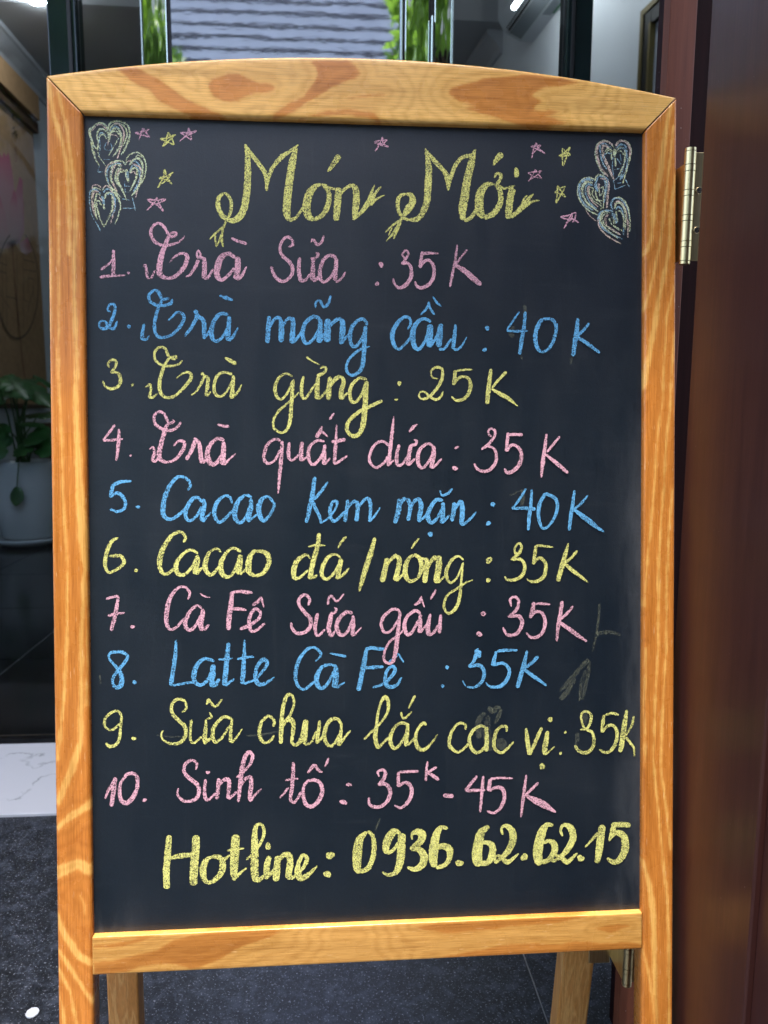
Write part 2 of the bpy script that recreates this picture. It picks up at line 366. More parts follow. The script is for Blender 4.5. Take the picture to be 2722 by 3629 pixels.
# ---------------------------------------------------------------- the A-frame chalkboard
V0 = 0.3171                                    # ground line, measured down the board from the opening
easel = empty('easel_chalkboard', tuple(bw(0, -V0)), 'pine framed A-frame chalkboard standing on the dark paving with a handwritten drinks menu', 'chalkboard')
easel.rotation_euler = (-LEAN, 0, 0)
def child(name, verts, faces, mat, parent, **k):
    p = k.pop('smooth', False)
    o = mesh_obj(name, verts, faces, mat, None, smooth=p, **k); o.parent = parent; return o
def lines_sdf(P, lines):
    """signed distance (m) to tapering pale or dark grain lines traced on the wood; negative inside"""
    out = np.full(len(P), 0.05)
    for pts, wd in lines:
        pts = np.array(pts, float); n = len(pts); ws = np.interp(np.arange(n), np.linspace(0, n - 1, len(wd)), wd)
        for i in range(n - 1):
            a, b = pts[i], pts[i + 1]; ab = b - a
            t = np.clip(((P - a) @ ab) / (ab @ ab), 0, 1)
            d = np.hypot(*(P - (a + t[:, None] * ab)).T) - (ws[i] + (ws[i + 1] - ws[i]) * t) / 2
            out = np.minimum(out, d)
    return out
def poly_sdf(P, polys):
    out = np.full(len(P), 0.05)
    for poly in polys:
        V = np.array(poly, float); n = len(V); d = np.full(len(P), 9.0); ins = np.zeros(len(P), bool)
        for i in range(n):
            a, b = V[i], V[(i + 1) % n]; ab = b - a
            t = np.clip(((P - a) @ ab) / (ab @ ab), 0, 1)
            d = np.minimum(d, np.hypot(*(P - (a + t[:, None] * ab)).T))
            c = ((a[1] > P[:, 1]) != (b[1] > P[:, 1]))
            xs = (b[0] - a[0]) * (P[:, 1] - a[1]) / (b[1] - a[1] + 1e-12) + a[0]
            ins ^= c & (P[:, 0] < xs)
        out = np.minimum(out, np.where(ins, -d, d))
    return out
def px2(pts, ox, oy, s):
    r = []
    for x, y in pts:
        u, v = buv(ox + x / s, oy + y / s); r.append((u, v + V0))
    return r
def rail_piece(name, curveA, curveB, t0, t1, nt, mat, fig, thick=0.021, rnd=0.0035, step_side=4):
    """a timber whose two long edges are curves A and B in the board plane; the front edges are eased"""
    na = 18; offs = []
    for k in range(4): a = math.pi / 2 * k / 4; offs.append((rnd * (1 - math.sin(a + 1e-9)) if False else rnd * (1 - math.cos(a)), rnd * (1 - math.sin(a))))
    ts = np.linspace(t0, t1, nt); verts = []; rows = []
    for t in ts:
        A = np.array(curveA(t)); B = np.array(curveB(t)); W = np.hypot(*(B - A)); e = (B - A) / W
        row = [(A, thick)]
        prof = [(o, d) for o, d in offs] + [(rnd + (W - 2 * rnd) * k / na, 0.0) for k in range(na + 1)] + [(W - o, d) for o, d in reversed(offs)]
        row += [(A + e * o, d) for o, d in prof] + [(B, thick)]
        for p, d in row: verts.append((p[0], d, p[1]))
        rows.append(len(row))
    nr = rows[0]; faces = []
    for i in range(nt - 1):
        for j in range(nr - 1):
            faces.append((i*nr+j, i*nr+j+1, (i+1)*nr+j+1, (i+1)*nr+j))
        faces.append((i*nr+nr-1, i*nr, (i+1)*nr, (i+1)*nr+nr-1))
    faces.append(tuple(range(nr))[::-1]); faces.append(tuple((nt-1)*nr + j for j in range(nr)))
    o = child(name, verts, faces, mat, easel, smooth=True)
    sm = [True] * (len(faces) - 2) + [False, False]; o.data.polygons.foreach_set('use_smooth', sm)
    P = np.array([(v[0], v[2]) for v in verts])
    at = o.data.attributes.new('fig', 'FLOAT', 'POINT'); at.data.foreach_set('value', fig(P).astype(np.float32))
    return o
OW, IW = 0.308, 0.275; TOP = V0 + 0.7931; OT = V0 + 0.8272
def arch(u): return OT + 0.0278 * (1 - (u / OW) ** 2)
G = 0.0004
K = 1000 / 3600 / 1000                          # pixel width of a traced grain line -> metres on the wood
# left stile: warm orange, pale streaks
L_lines = [([(170,285),(178,345),(190,403),(219,500),(240,600),(246,738),(246,900)],(16,12)),
 ([(203,309),(219,381),(238,459),(262,656),(268,800),(263,900),(263,1100),(273,1250),(268,1450),(276,1600),(283,1760),(292,1880),(312,2010)],(7,9,12,14,15,18,30,40)),
 ([(205,640),(209,900),(209,1150),(205,1250),(211,1400),(222,1600),(222,1750),(229,1850),(238,2000),(238,2220),(229,2442),(204,2690)],(4,6,7,7,8,9,12)),
 ([(300,430),(305,640),(306,900),(314,1200)],(3,6,5,3)), ([(178,820),(180,1000),(181,1200)],(2,4,2)),
 ([(300,2010),(290,2250),(288,2442),(287,2626),(258,2721),(206,2842)],(16,14,14,18,24,22)),
 ([(312,2050),(309,2300),(306,2500)],(4,6,4)),
 ([(330,2850),(300,2862),(258,2888),(200,2935)],(34,26,20,16)),
 ([(330,3085),(275,3060),(203,3092)],(40,36,44)),
 ([(206,3245),(218,3290),(235,3325),(280,3388),(338,3422)],(14,18,22,26,24)),
 ([(210,3370),(228,3400),(258,3443),(302,3516),(340,3565)],(12,14,12,12,16)),
 ([(211,3440),(232,3480),(250,3516),(272,3632)],(9,9,10,10)), ([(211,3530),(222,3570),(230,3640)],(6,8,7)),
 ([(285,3175),(300,3205),(303,3240)],(3,5,3))]
R_lines = [([(2378,368),(2358,472),(2344,597),(2319,721),(2309,845),(2287,900)],(12,16,20,18,14,8)),
 ([(2386,447),(2371,597),(2358,721),(2339,870),(2299,1044),(2282,1100)],(6,8,8,9,10,8)),
 ([(2393,621),(2378,746),(2373,870),(2353,980),(2335,1059),(2317,1176),(2300,1264),(2282,1370)],(8,12,12,14,18,22,20,16)),
 ([(2390,1012),(2364,1117),(2353,1294),(2350,1411),(2332,1529),(2320,1705),(2306,1881),(2294,2000),(2285,2146)],(4,6,6,7,8,7,9,6)),
 ([(2391,1176),(2379,1353),(2373,1458),(2359,1588),(2353,1735),(2341,1881),(2335,1999),(2332,2300),(2322,2500),(2316,2700),(2328,2823),(2347,3008),(2365,3193),(2371,3378),(2370,3629)],(6,8,9,9,8,7,10,9)),
 ([(2384,1735),(2370,1881),(2364,2058),(2361,2300),(2350,2500),(2341,2700),(2359,2854),(2378,3008)],(6,7,7,8,7)),
 ([(2279,3050),(2304,3143),(2316,3254),(2322,3500),(2330,3640)],(10,20,22,16,12)), ([(2276,3350),(2297,3440),(2316,3562),(2320,3640)],(5,10,8,6)),
 ([(2290,2300),(2285,2500),(2288,2700)],(4,8,4))]
def to_lines(L): return [(px2(p, 0, 0, 1), tuple(w_ * K for w_ in ws)) for p, ws in L]
LL, RL = to_lines(L_lines), to_lines(R_lines)
rail_piece('stile', lambda t: (-OW, V0*0 + t * (OT - G*2.4)), lambda t: (-IW, t * (TOP - G*2.4)), 0.0, 1.0, 620, PINE_STILE, lambda P: lines_sdf(P, LL))
rail_piece('stile', lambda t: (IW, t * (TOP - G*2.4)), lambda t: (OW, t * (OT - G*2.4)), 0.0, 1.0, 620, PINE_STILE, lambda P: lines_sdf(P, RL))
s1 = 1.219
P_top = [px2(p, ox, 0, s1) for p, ox in (
 ([(500,295),(560,345),(600,368),(645,388),(672,425),(700,442),(760,472),(800,492),(850,512),(1010,512),(900,474),(800,424),(720,365),(690,345),(640,318),(590,290)], 0),
 ([(903,372),(915,345),(950,328),(985,313),(1020,318),(1060,330),(1110,352),(1160,356),(1188,372),(1186,392),(1150,402),(1095,403),(1060,420),(1030,434),(970,437),(925,420)], 0),
 ([(1330,262),(1500,258),(1540,285),(1556,318),(1530,342),(1470,362),(1430,380),(1390,408),(1330,440),(1280,475),(1235,500),(1180,512),(1185,490),(1240,448),(1310,418),(1348,372),(1372,330),(1360,290)], 0),
 ([(1490,425),(1560,410),(1659,405),(1659,412),(1570,420),(1500,432)], 0),
 ([(1290,512),(1380,485),(1500,470),(1620,488),(1650,530),(1500,492),(1400,500)], 0),
 ([(283,405),(292,380),(330,362),(400,352),(440,335),(520,330),(620,321),(700,330),(760,333),(850,358),(760,372),(700,380),(655,398),(640,415),(690,440),(655,455),(650,475),(760,482),(700,500),(790,530),(700,552),(640,549),(560,536),(480,505),(405,488),(350,466),(395,455),(325,440)], 1361))]
P_top_soft = [px2(p, ox, 0, s1) for p, ox in (([(890,355),(1000,300),(1100,315),(1200,340),(1215,385),(1150,425),(1040,450),(930,450),(880,420)],0),)]
rail_piece('top_rail', lambda t: (t * (IW - G), TOP + G*0.5), lambda t: (t * (OW - G), arch(t * OW)), -1.0, 1.0, 420, PINE_RAIL, lambda P: poly_sdf(P, P_top))
s2 = 1.8033; s3 = 1.6233
P_bot = [px2(p, 180, 3100, s2) for p in (
 [(270,470),(400,465),(520,450),(600,420),(668,388),(600,390),(500,418),(400,436),(270,450)],
 [(270,560),(400,545),(520,520),(680,480),(760,430),(880,390),(1050,362),(1490,345),(1430,388),(1300,430),(1180,480),(1100,530),(960,592),(890,602),(800,572),(700,572),(560,592),(480,622),(380,640),(270,640)])]
P_bot += [px2(p, 1700, 2700, s3) for p in (
 [(-380,950),(-200,925),(0,915),(200,900),(560,872),(640,880),(560,905),(400,930),(180,952),(0,975),(-200,990)],
 [(-300,1140),(0,1078),(120,1060),(300,1040),(420,1052),(560,1030),(700,1040),(860,1036),(940,1048),(940,1090),(400,1120),(-300,1180)],
 [(640,960),(800,930),(860,945),(760,985)])]
rail_piece('bottom_rail', lambda t: (t * (IW - G), V0 - 0.0375), lambda t: (t * (IW - G), V0), -1.0, 1.0, 380, PINE_LOW, lambda P: poly_sdf(P, P_bot), thick=0.020, rnd=0.0012)
RECESS = 0.0072
panel = child('board_panel', boxv(-IW - 0.006, IW + 0.006, RECESS, 0.0125, V0 - 0.006, TOP + 0.006), BF, BOARD, easel)
child('backing_strip', boxv(-OW + 0.002, OW - 0.002, 0.0145, 0.0205, TOP - 0.004, OT - 0.004), BF, SLOT, easel)
# rear legs, hinged high up behind the board and splayed back
def rear_leg(x0, x1, w_, xt):
    def pt(z, s):  # world
        y = 0.148 + 0.09 * (0.17 - z); x = x0 + (x1 - x0) * (z - 0.17) / -0.13
        return np.array([x, y, z])
    a, b = pt(0.004, 0), pt(0.86, 0); b[0] = xt
    inv = easel.matrix_basis.inverted()
    vs = []
    for p in (a, b):
        for dx, dy in ((-w_/2, 0), (w_/2, 0), (w_/2, 0.026), (-w_/2, 0.026)):
            vs.append(inv @ Vector((p[0] + dx, p[1] + dy, p[2])))
    o = child('leg', vs, [(0,3,2,1),(4,5,6,7),(0,1,5,4),(1,2,6,5),(2,3,7,6),(3,0,4,7)], PINE_LEG, easel)
    md = o.modifiers.new('ease', 'BEVEL'); md.width = 0.0025; md.segments = 3
    return o
PINE_LEG = simple('pine_leg', (0.42, 0.22, 0.085), 0.4)
m = Mat('pine_leg_grain'); a = m.noise(m.co(scale=(110, 40, 3)), 1.2, 4, 0.5, 0.6); b = m.noise(m.co(scale=(500, 500, 30)), 1, 3)
c = m.ramp(a, [(0.40, (0.55, 0.235, 0.055)), (0.50, (0.72, 0.38, 0.12)), (0.56, (0.56, 0.24, 0.06)), (0.7, (0.64, 0.30, 0.08))])
c = m.mix(1.0, c, m.ramp(b, [(0.3, 0.82), (0.6, 1.0)]), 'MULTIPLY'); m.l(c, m.b.inputs['Base Color']); m.set(Roughness=0.38); PINE_LEG = m.m
bpy.context.view_layer.update()
rear_leg(-0.2835, -0.2945, 0.037, -0.27); rear_leg(0.2685, 0.2635, 0.040, 0.285)
child('stretcher', [easel.matrix_basis.inverted() @ Vector(v) for v in boxv(-0.272, 0.238, 0.110, 0.130, 0.50, 0.53)], BF, PINE_LEG, easel)

# ---------------------------------------------------------------- chalk writing and drawing on the board
TR = r'''
@ yellow big title word Món with a curled ribbon M
# 730 480
16-24-14 148 610 175 540 178 470 150 418 122 410
18-30-34-30 122 410 92 440 86 500 110 560 150 595
22-45-48-48-40-16 145 595 200 602 250 560 278 480 292 380 297 250 293 130 278 62
14-30-28-34-14 280 70 320 130 370 195 415 260 430 320 430 392
14-26-24-34-20-10 430 392 440 310 475 225 540 150 600 110 655 64
20-50-52-54-52-30 640 85 615 180 595 300 580 420 572 540 588 605
24-20-18 590 605 640 580 690 510
16-36-50-56-50-24 820 345 770 365 730 420 712 500 725 570 765 600
24-30-36-30-26-16 765 600 830 560 868 480 870 410 850 370 815 345
16-18-16 835 345 870 370 910 380 945 375
10-26-34-44 860 260 885 230 915 185 945 140
44-46-46-38 940 370 935 450 928 530 920 605
14-20-24-40-46-44-20 945 430 985 380 1030 355 1060 380 1066 450 1058 530 1045 600
20-26-40-36 1050 590 1100 545 1150 480 1175 460
24-18-6 1150 470 1175 400 1195 350
26-20-14 1165 480 1200 410 1240 362
26-14-6 1160 495 1210 450 1268 422
12-14-12-6 140 605 130 640 60 700 25 740
12-12-8 64 700 68 745 75 790
10 75 790 92 750 108 700
10-8 98 720 110 750 122 790
12-14-12-8 135 630 115 690 116 740 122 790
@ yellow big title word Mới with a curled ribbon M
# 1330 480
24-50-46-34-20 195 575 235 520 265 470 255 425 215 412
18-24-28-26-22-20 215 412 175 430 160 470 165 530 195 580 240 600
20-34-42-46-48-44-26-8 240 600 300 590 345 530 368 450 375 330 378 220 368 150 355 90
14-30-30-40-12 362 110 420 180 480 245 510 300 517 390
12-26-28-26-24-10 517 390 535 300 570 210 620 155 690 138 712 98
16-50-54-58-56-34 705 100 680 200 650 320 635 430 618 520 620 600
24-26-20 630 605 680 580 715 520
12-34-58-60-56-30 845 345 790 350 745 410 735 490 745 550 770 585
30-40-40-34-20 770 585 840 550 885 480 885 400 850 345
26-20-24-18-12 860 350 885 310 890 280 860 272 842 300
18-16-18-10 870 355 910 375 960 365 990 355
12-34-44 835 215 860 170 900 128
46-48-50-30 975 370 955 450 945 530 935 590
24-28-40-34 940 585 985 560 1050 500 1080 470
36-24-10 1060 490 1085 450 1122 412
26-16-8 1060 500 1110 470 1165 460
16-12-8 1040 480 1060 440 1078 425
40 1000 252 1000 278
20-12-6 190 590 120 640 70 690
20-14-12-5 185 600 140 670 105 720 75 752
18-22-8 180 610 150 680 130 735
8 120 650 95 710
@ pink line 1. Trà Sữa :35K
# 330 780
14-16-14 55 352 110 310 148 270
18-24-26 145 210 145 300 140 390
18-18-12-5 48 405 100 398 200 392 230 390
14 248 375 254 373
10-14-20-16-16-8 355 330 372 320 380 370 385 405 415 405 440 355
8-14-18-22-20-16-18-20-22-16-14 650 110 620 145 570 170 500 180 440 155 410 100 420 50 460 22 500 45 530 95 555 118 590 100 580 85 545 95
22-30-34-40-36-20-24-28-30-20-18-8 545 95 510 180 485 250 470 330 475 385 520 410 580 400 640 340 668 270 650 238 600 245 540 300
8-16-22-24 655 405 690 385 730 320 745 280
14 745 275 735 240 745 218 762 242 750 270
18-26-32-30 750 265 785 275 790 340 785 415
22-20-12 785 415 820 400 850 345
22-26-40-42-36-22-20-18 1010 270 960 238 905 270 880 340 880 395 910 425 960 390 1000 340
34-40-34 1025 260 1025 340 1010 420
26-22-10 1015 420 1050 400 1088 330
16-20-22 980 128 1030 150 1090 168
# 920 780
10-18-18-18-18-20-22-26-26-20-22-24-18 205 190 235 175 230 140 195 120 160 150 145 210 165 255 210 295 235 345 220 400 165 435 110 400 82 330
22-26-26-18-14 285 265 278 340 290 420 325 425 370 370
24-30-34 380 270 378 350 375 430
24-22-22-26-28-20-20-18 545 270 500 250 455 280 430 350 430 410 455 440 500 410 535 350
24-28-26 545 270 540 350 535 430
18-16-8 540 440 575 420 610 368
10-16-20-12 360 270 400 268 415 245 395 230
20 380 435 430 400
10-14-20-18-12 365 160 378 135 410 175 440 155 455 110
28 860 312 863 322
24 831 450 834 454
10-14-14-14-16-14 1030 280 1012 240 1035 215 1055 235 1040 270 1005 310
20-20-22-26-26-20-16-12 1005 310 1050 305 1075 350 1070 410 1030 465 985 480 955 450 948 412
24-20-10 1140 238 1200 235 1272 238
20-24 1150 240 1135 340
16-24-20-22-24-24-24-20-12 1135 340 1160 300 1195 285 1230 320 1235 390 1210 445 1155 480 1115 470 1100 435
12-16-18-10 1400 175 1385 290 1362 400 1348 475
14 1470 210 1430 260 1380 325
20-36-38-30 1385 320 1450 360 1520 420 1570 460
@ blue line 2. Trà mãng cầu : 40K
# 330 1010
12-14-14-16-18-22-24-20-14-12-14-20-20-10 125 190 102 178 115 142 145 135 158 170 140 230 110 290 75 310 45 295 50 260 85 258 110 295 145 310 172 255
18 252 288 256 298
14-22-22-16-8 362 275 350 340 350 380 380 385 398 358
12-22-20-20-20-20-18-24-22-16 562 98 550 130 500 145 440 140 400 110 400 65 440 38 470 60 490 100 540 95
18-20-22-22-22-18-18-22-22-16-10 490 105 460 170 440 240 435 310 455 360 500 372 560 350 620 290 645 225 600 192 530 255
14-22-24-30 648 365 690 310 725 250 740 200
34 730 175 726 205
24-30-30-20 740 220 780 250 788 310 782 380
18-16-14 782 380 815 345 830 310
20-24-28-30-26-20-20-18 960 210 900 205 855 260 838 330 850 385 880 398 930 350 960 280
26-28-34 965 220 960 310 955 395
24-20-10 960 395 995 360 1028 300
12-26-16 895 75 940 90 990 108
# 920 1010
22-32-30 68 220 62 310 55 412
14-20-24 62 320 100 250 135 230 150 250
28-38-34 150 240 155 320 152 405
14-20-22 155 310 190 250 225 230
26-30-36-34 225 230 238 260 235 340 230 415
22-18-16 235 410 280 360 310 310
22-24-26-28-26-20-20-18 430 240 380 225 325 270 305 340 315 395 345 415 390 370 425 300
28-34-38 430 240 430 320 420 410
20 425 410 460 340
40-48-44 485 240 480 320 480 405
20-26-26 490 300 540 250 580 240
32-40-34-20 585 240 590 310 580 380 575 420
20-14 578 415 635 345
20-20-22-26-28-24-22-20-18 765 285 740 245 700 250 655 300 640 370 655 430 690 430 730 370 750 300
24-30-30-28-24-20-20-16-18-18-6 752 290 745 380 740 470 730 570 700 620 650 640 615 600 625 540 680 480 730 450 785 435
8-14-16-18-20-16 398 165 398 125 425 110 455 155 485 135 505 75
12-16-20-20-28-32-28-18-18-16 1048 315 1070 275 1060 235 1020 230 970 280 940 350 950 420 985 455 1030 420 1080 360
12-16-8 1140 212 1180 170 1200 118
8-16-14 1200 118 1205 160 1240 210
10-16-8 1228 82 1250 120 1288 152
22-20-32-38-34-22-20-18 1215 260 1160 240 1105 280 1085 350 1095 430 1130 455 1170 400 1195 330
44-46-36 1210 280 1205 360 1200 440
26-20-14 1200 440 1240 390 1270 320
30-44-40 1285 275 1275 350 1268 440
20-18-16 1270 455 1310 450 1360 380
16-28-26 1388 280 1380 360 1370 455
20-16-8 1375 460 1420 445 1468 370
24 1608 310 1616 304
24 1590 462 1597 458
# 1480 1010
12-14-12 720 188 675 255 630 320
14-18-10 630 325 700 328 780 325
20-26-28-22 762 190 752 300 735 400 722 495
24-28-32-26-18 885 240 850 290 832 370 845 440 875 480
16-20-24-24-22-18 875 480 930 450 970 370 980 290 950 245 885 240
20-34-34-26 1135 235 1125 330 1112 420 1100 505
16-20-20 1215 270 1170 325 1125 365
22-26-16 1130 370 1200 415 1290 482
@ yellow line 3. Trà gừng : 25K
# 330 1200
12-14-18-18-16-16 115 205 105 175 135 150 165 165 155 205 125 240
14-18-22-20-18-16-14 125 240 170 240 195 280 185 330 140 355 90 340 68 300
12 262 328 285 325 275 342
8-14-16-20-16-10 372 345 405 325 410 370 400 410 425 415 455 390
10-14-16-16-16-16-16-18-18-12-10-10 635 155 600 185 540 195 480 185 440 145 440 90 475 60 515 75 535 125 580 145 590 125 560 125 545 140
14-20-24-26-22-18-18-20-24-18-14-8 545 130 510 185 485 250 470 320 480 385 520 418 580 405 650 340 695 275 680 240 640 245 590 280
8-14-18-20 695 402 735 370 770 310 785 270
24-20-22-24-20 770 240 785 265 815 280 810 340 800 405
16-10 805 408 835 375
18-16-20-22-22-16-14-14 985 255 930 238 880 265 858 330 865 390 905 410 950 370 985 300
20-26-30 995 260 990 340 980 425
20-16-8 985 420 1025 380 1054 325
16-26-22 935 135 975 158 1015 180
# 920 1200
12-14-18-22-20-16-14-14 235 270 190 248 140 275 110 340 120 405 155 430 200 380 235 300
16-24-24-26-20-16-16-16-16-14-8 242 290 232 380 225 480 215 590 190 650 150 665 100 630 105 560 150 500 210 450 280 380
14-24-22-16-14-12 312 265 298 340 300 405 325 425 370 360 400 320
24-30-36 415 270 408 350 410 430
18-16-12 415 430 450 400 480 360
24-20-16-12-10 405 265 450 245 472 215 455 200 430 212
12-10-8 330 130 375 160 425 185
24-32-34 500 270 492 350 490 435
12-26-30 495 350 535 290 575 265
20-26-32-30 575 265 595 300 580 370 575 430
18-12 578 430 630 380
18-18-22-24-24-20-18-16 760 290 710 280 660 320 640 380 650 440 680 450 720 400 750 320
26-34-38-38-28-26-26-26-24-24-20 758 300 752 400 745 500 735 600 710 670 660 690 620 650 630 590 690 530 760 490 870 440
24 988 322 992 314
12 955 430 968 435 980 428
8-12-14-16-18-22-20-20-16-12-10-12-16-18-14-12 1265 285 1225 275 1215 230 1250 205 1290 215 1295 270 1265 340 1210 405 1160 430 1130 410 1140 380 1170 380 1210 415 1250 432 1285 410 1300 372
# 1250 1200
16-14-6 735 228 790 222 848 220
24-26 728 225 715 330
20-18-18-20-26-24-22-18-12 715 320 750 280 790 270 825 290 835 340 815 400 770 435 725 435 700 410
22-28-32-26 980 215 968 300 960 380 950 465
22-18-16 1090 235 1040 285 985 350
14-30-26-4 980 355 1050 395 1110 430 1170 480
@ pink line 4. Trà quất dứa : 35K
# 330 1430
16-16-14 155 150 115 205 70 262
14-18-10 70 262 140 258 212 252
16-24-14 185 180 180 290 165 405
16 262 362 268 375
10-16-20-20-16 400 325 425 310 435 350 420 400 440 410 460 390
12-18-20-20-18-18-18-18-18-20-16 622 130 600 165 550 190 490 180 440 140 435 85 470 58 505 75 525 115 545 140 572 125 560 115
20-28-28-32-28-16-20-24-24-16-10 535 130 510 190 490 260 470 340 475 395 530 415 590 390 640 320 645 275 610 265 570 300
22-26-28 660 398 700 330 725 260
20-24-28-28 715 245 750 280 760 340 770 425
30-24-20 770 420 800 390 815 350
22-24-26-34-36-28-24-20 930 260 880 250 825 300 810 370 830 420 860 430 900 390 930 320
28-32-36 925 270 925 350 918 435
22-12-8 925 435 960 400 1010 355
14-20 880 150 965 165
# 920 1430
18-18-22-22-20-16-16-16 150 265 110 252 60 285 35 350 35 400 65 425 110 400 145 330
20-24-26-10 162 265 155 370 145 480 132 638
18-24-20-14-14 210 275 205 340 210 390 240 400 280 360
24-28-32 302 270 295 340 298 410
18-18-22-24-22-20-18-18 460 270 410 262 360 300 345 360 360 420 390 430 435 380 460 320
14 298 405 340 375
22-28-30 462 290 458 360 458 435
14 460 435 500 385
8-18-26-20 545 150 542 250 535 340 530 430
16-18-12 530 432 580 400 622 370
18-24-22 510 272 560 265 610 255
24-26-12 400 240 425 205 445 160
16-8 445 195 485 240
14 495 115 528 68
18-18-18-18-20-18-16-16 920 300 870 268 820 290 785 350 780 410 825 455 880 420 915 370
6-24-24-26 950 90 940 200 925 330 912 445
14 915 440 950 400
20-24-24-16-14 988 290 972 360 975 430 1010 430 1050 370
24-28-30 1075 290 1060 350 1050 440
18-22-16-12 1060 300 1105 290 1112 265 1092 255
16 1055 440 1100 390
18-20-24-28-24-18-18-16 1230 300 1190 285 1140 320 1120 380 1130 440 1160 455 1205 400 1232 340
26-32-26 1235 300 1230 380 1215 460
18-18-14 1218 460 1255 430 1290 390
14-22-10 1060 205 1090 165 1120 148
16 1380 318 1412 305
28 1378 460 1390 458
# 1480 1430
12-14-16-16-18-22-16 525 240 498 205 515 180 545 190 545 230 500 290 450 325
14-18-22-24-22-18-14 490 300 540 320 558 380 540 440 485 480 425 465 400 425
20-24 640 205 628 340
16-22-20 640 222 690 220 745 222
18-20-22-24-28-26-22-12 628 340 665 295 710 310 735 360 720 430 680 475 635 490 615 460
16-24-30-12 912 215 900 320 885 420 875 525
14-18-14 1008 232 960 290 915 345
16-28-20 905 360 980 420 1065 492
@ blue line 5. Cacao Kem mặn : 40K
# 330 1660
16-22-26 272 90 200 95 140 118
22-26-18 142 112 132 160 120 205
14-20-24-22-20-18-14 122 205 165 175 210 200 230 250 215 290 170 305 120 288
20 314 272 322 274
16-20-20-22-30-34-32-22-20-18 672 155 690 115 660 70 600 62 545 120 510 200 495 290 505 340 545 360 600 335 655 280
18-20-26-30-26-20-18-18 775 240 740 205 700 220 665 280 655 330 680 370 730 340 770 270
22-28-32-26 780 215 790 260 775 320 770 375
20-12 775 378 835 310
12-16-18-26-30-24-20-18 985 250 970 205 930 195 880 240 858 300 870 355 905 380 990 300
18-20-28-34-30-22-20-18 1125 205 1080 190 1030 230 1005 300 1010 360 1045 385 1085 340 1115 260
22-28-32-22 1118 210 1120 270 1105 330 1095 375
16-14 1100 380 1160 325
16-28-36-32-22-18-18-18 1240 195 1195 220 1172 280 1185 345 1215 370 1265 310 1282 250 1240 195
# 920 1660
24-30-30-22 392 60 375 180 355 280 332 385
12-20-20 485 95 435 165 385 222
18-22-22-14 375 225 400 290 425 340 435 390
14-12-14-18-16-24-22-20-16 435 388 490 350 535 290 550 240 520 235 498 300 510 360 540 370 610 300
20-24-26 625 222 615 300 605 380
16-20-24-28-28 615 290 660 240 690 240 695 300 685 375
16-20-24-24-22-14 690 290 740 225 770 215 785 250 785 320 775 378
14-14-8 778 378 820 330 855 275
26-34-34-26 990 215 985 290 970 350 958 390
20-26-30 975 290 1010 230 1040 210
28-28-26 1045 210 1068 270 1052 370
16-24-26-34-34-20 1060 290 1100 230 1130 220 1145 270 1135 330 1125 378
18 1125 378 1195 320
22-26-30-34-26-20-20 1300 225 1250 225 1210 280 1190 340 1215 385 1260 350 1290 290
26-30-32 1300 240 1298 320 1290 390
16 1295 390 1345 330
28-32-28 1378 240 1375 300 1360 375
20-24-32-36-30-20-18-10 1375 300 1420 235 1435 260 1435 330 1430 390 1450 392 1500 350 1535 305
10-14-20-12 1278 155 1290 190 1330 180 1366 142
28 1205 468 1214 464
24 1648 250 1655 256
28 1618 390 1624 388
# 1480 1660
20 522 245 534 262
10 528 238 540 275
14-18-14 768 142 720 220 668 288
16-22-26 670 285 750 282 835 288
16-26-26-18 808 150 800 270 790 350 783 440
22-26-26-20-18-18-22-26-22 905 175 865 250 855 330 870 400 900 425 950 380 985 300 980 220 905 175
16-26-26-20 1110 155 1095 270 1082 360 1072 440
12-18-16 1205 190 1160 245 1105 290
20-34-36-22-10 1105 290 1170 340 1230 385 1280 425 1322 450
@ yellow line 6. Cacao đá / nóng : 35K
# 330 1860
12-22-26-26-18-16-20-26-22-14 182 92 140 110 105 170 85 270 100 325 130 335 190 300 220 260 190 220 115 222
22 292 325 318 320
16-20-18-26-32-36-28-20-20 640 125 655 85 620 50 560 75 500 160 472 250 480 320 515 350 580 310
18-16-20-26-34-28-20-18-18 745 205 700 178 650 195 595 260 590 320 610 350 650 350 700 300 735 230
30-36-34 740 215 735 280 720 350
24-14 730 350 775 300
14-14-20-34-34-22-18 905 195 880 170 830 190 800 250 795 310 835 355 900 290
18-18-22-34-34-22-20-18 1050 190 990 165 935 210 905 280 915 345 960 370 1005 320 1035 230
34-38-34 1042 210 1040 280 1025 350
20-14 1040 350 1090 310
20-36-42-38-20 1150 175 1110 230 1100 290 1105 330 1145 365
20-26-34-36-24-16-12 1145 365 1205 340 1245 270 1235 210 1195 188 1150 190 1140 200
26-30-34-34 1602 58 1590 150 1560 260 1535 385
10-14-8 1522 155 1580 143 1645 148
# 920 1860
12-16-32-38-30-18-16 360 240 330 212 270 250 245 310 245 370 280 375 345 320
18 370 380 410 355
14-14-22-30-26-20-18-16 575 235 540 210 490 225 450 290 440 350 475 385 530 340 565 270
28-32-32 578 240 565 310 550 385
16-18-10 560 380 600 345 635 305
10-18-16 555 165 580 120 615 80
22-34-36-30-12 818 90 790 190 755 300 725 400 706 470
30-36-36 905 235 890 310 868 405
16-22-30 890 300 940 235 975 215
28-34-34 978 215 990 270 960 395
18 970 400 1020 345
18-24-34-34-24-16 1100 210 1060 235 1035 290 1035 360 1070 400 1120 380
18-30-32-24-12 1120 380 1145 320 1140 250 1110 215 1090 210
14-16-12 1105 215 1150 240 1195 240
30-36-34 1185 240 1180 320 1168 412
16-26-36 1185 320 1220 250 1255 225
36-44-44-38 1270 218 1270 290 1258 360 1250 412
14 1265 410 1310 365
12-12-20-26-22-16-14-12 1445 250 1410 222 1365 245 1325 320 1330 385 1355 410 1400 370 1440 270
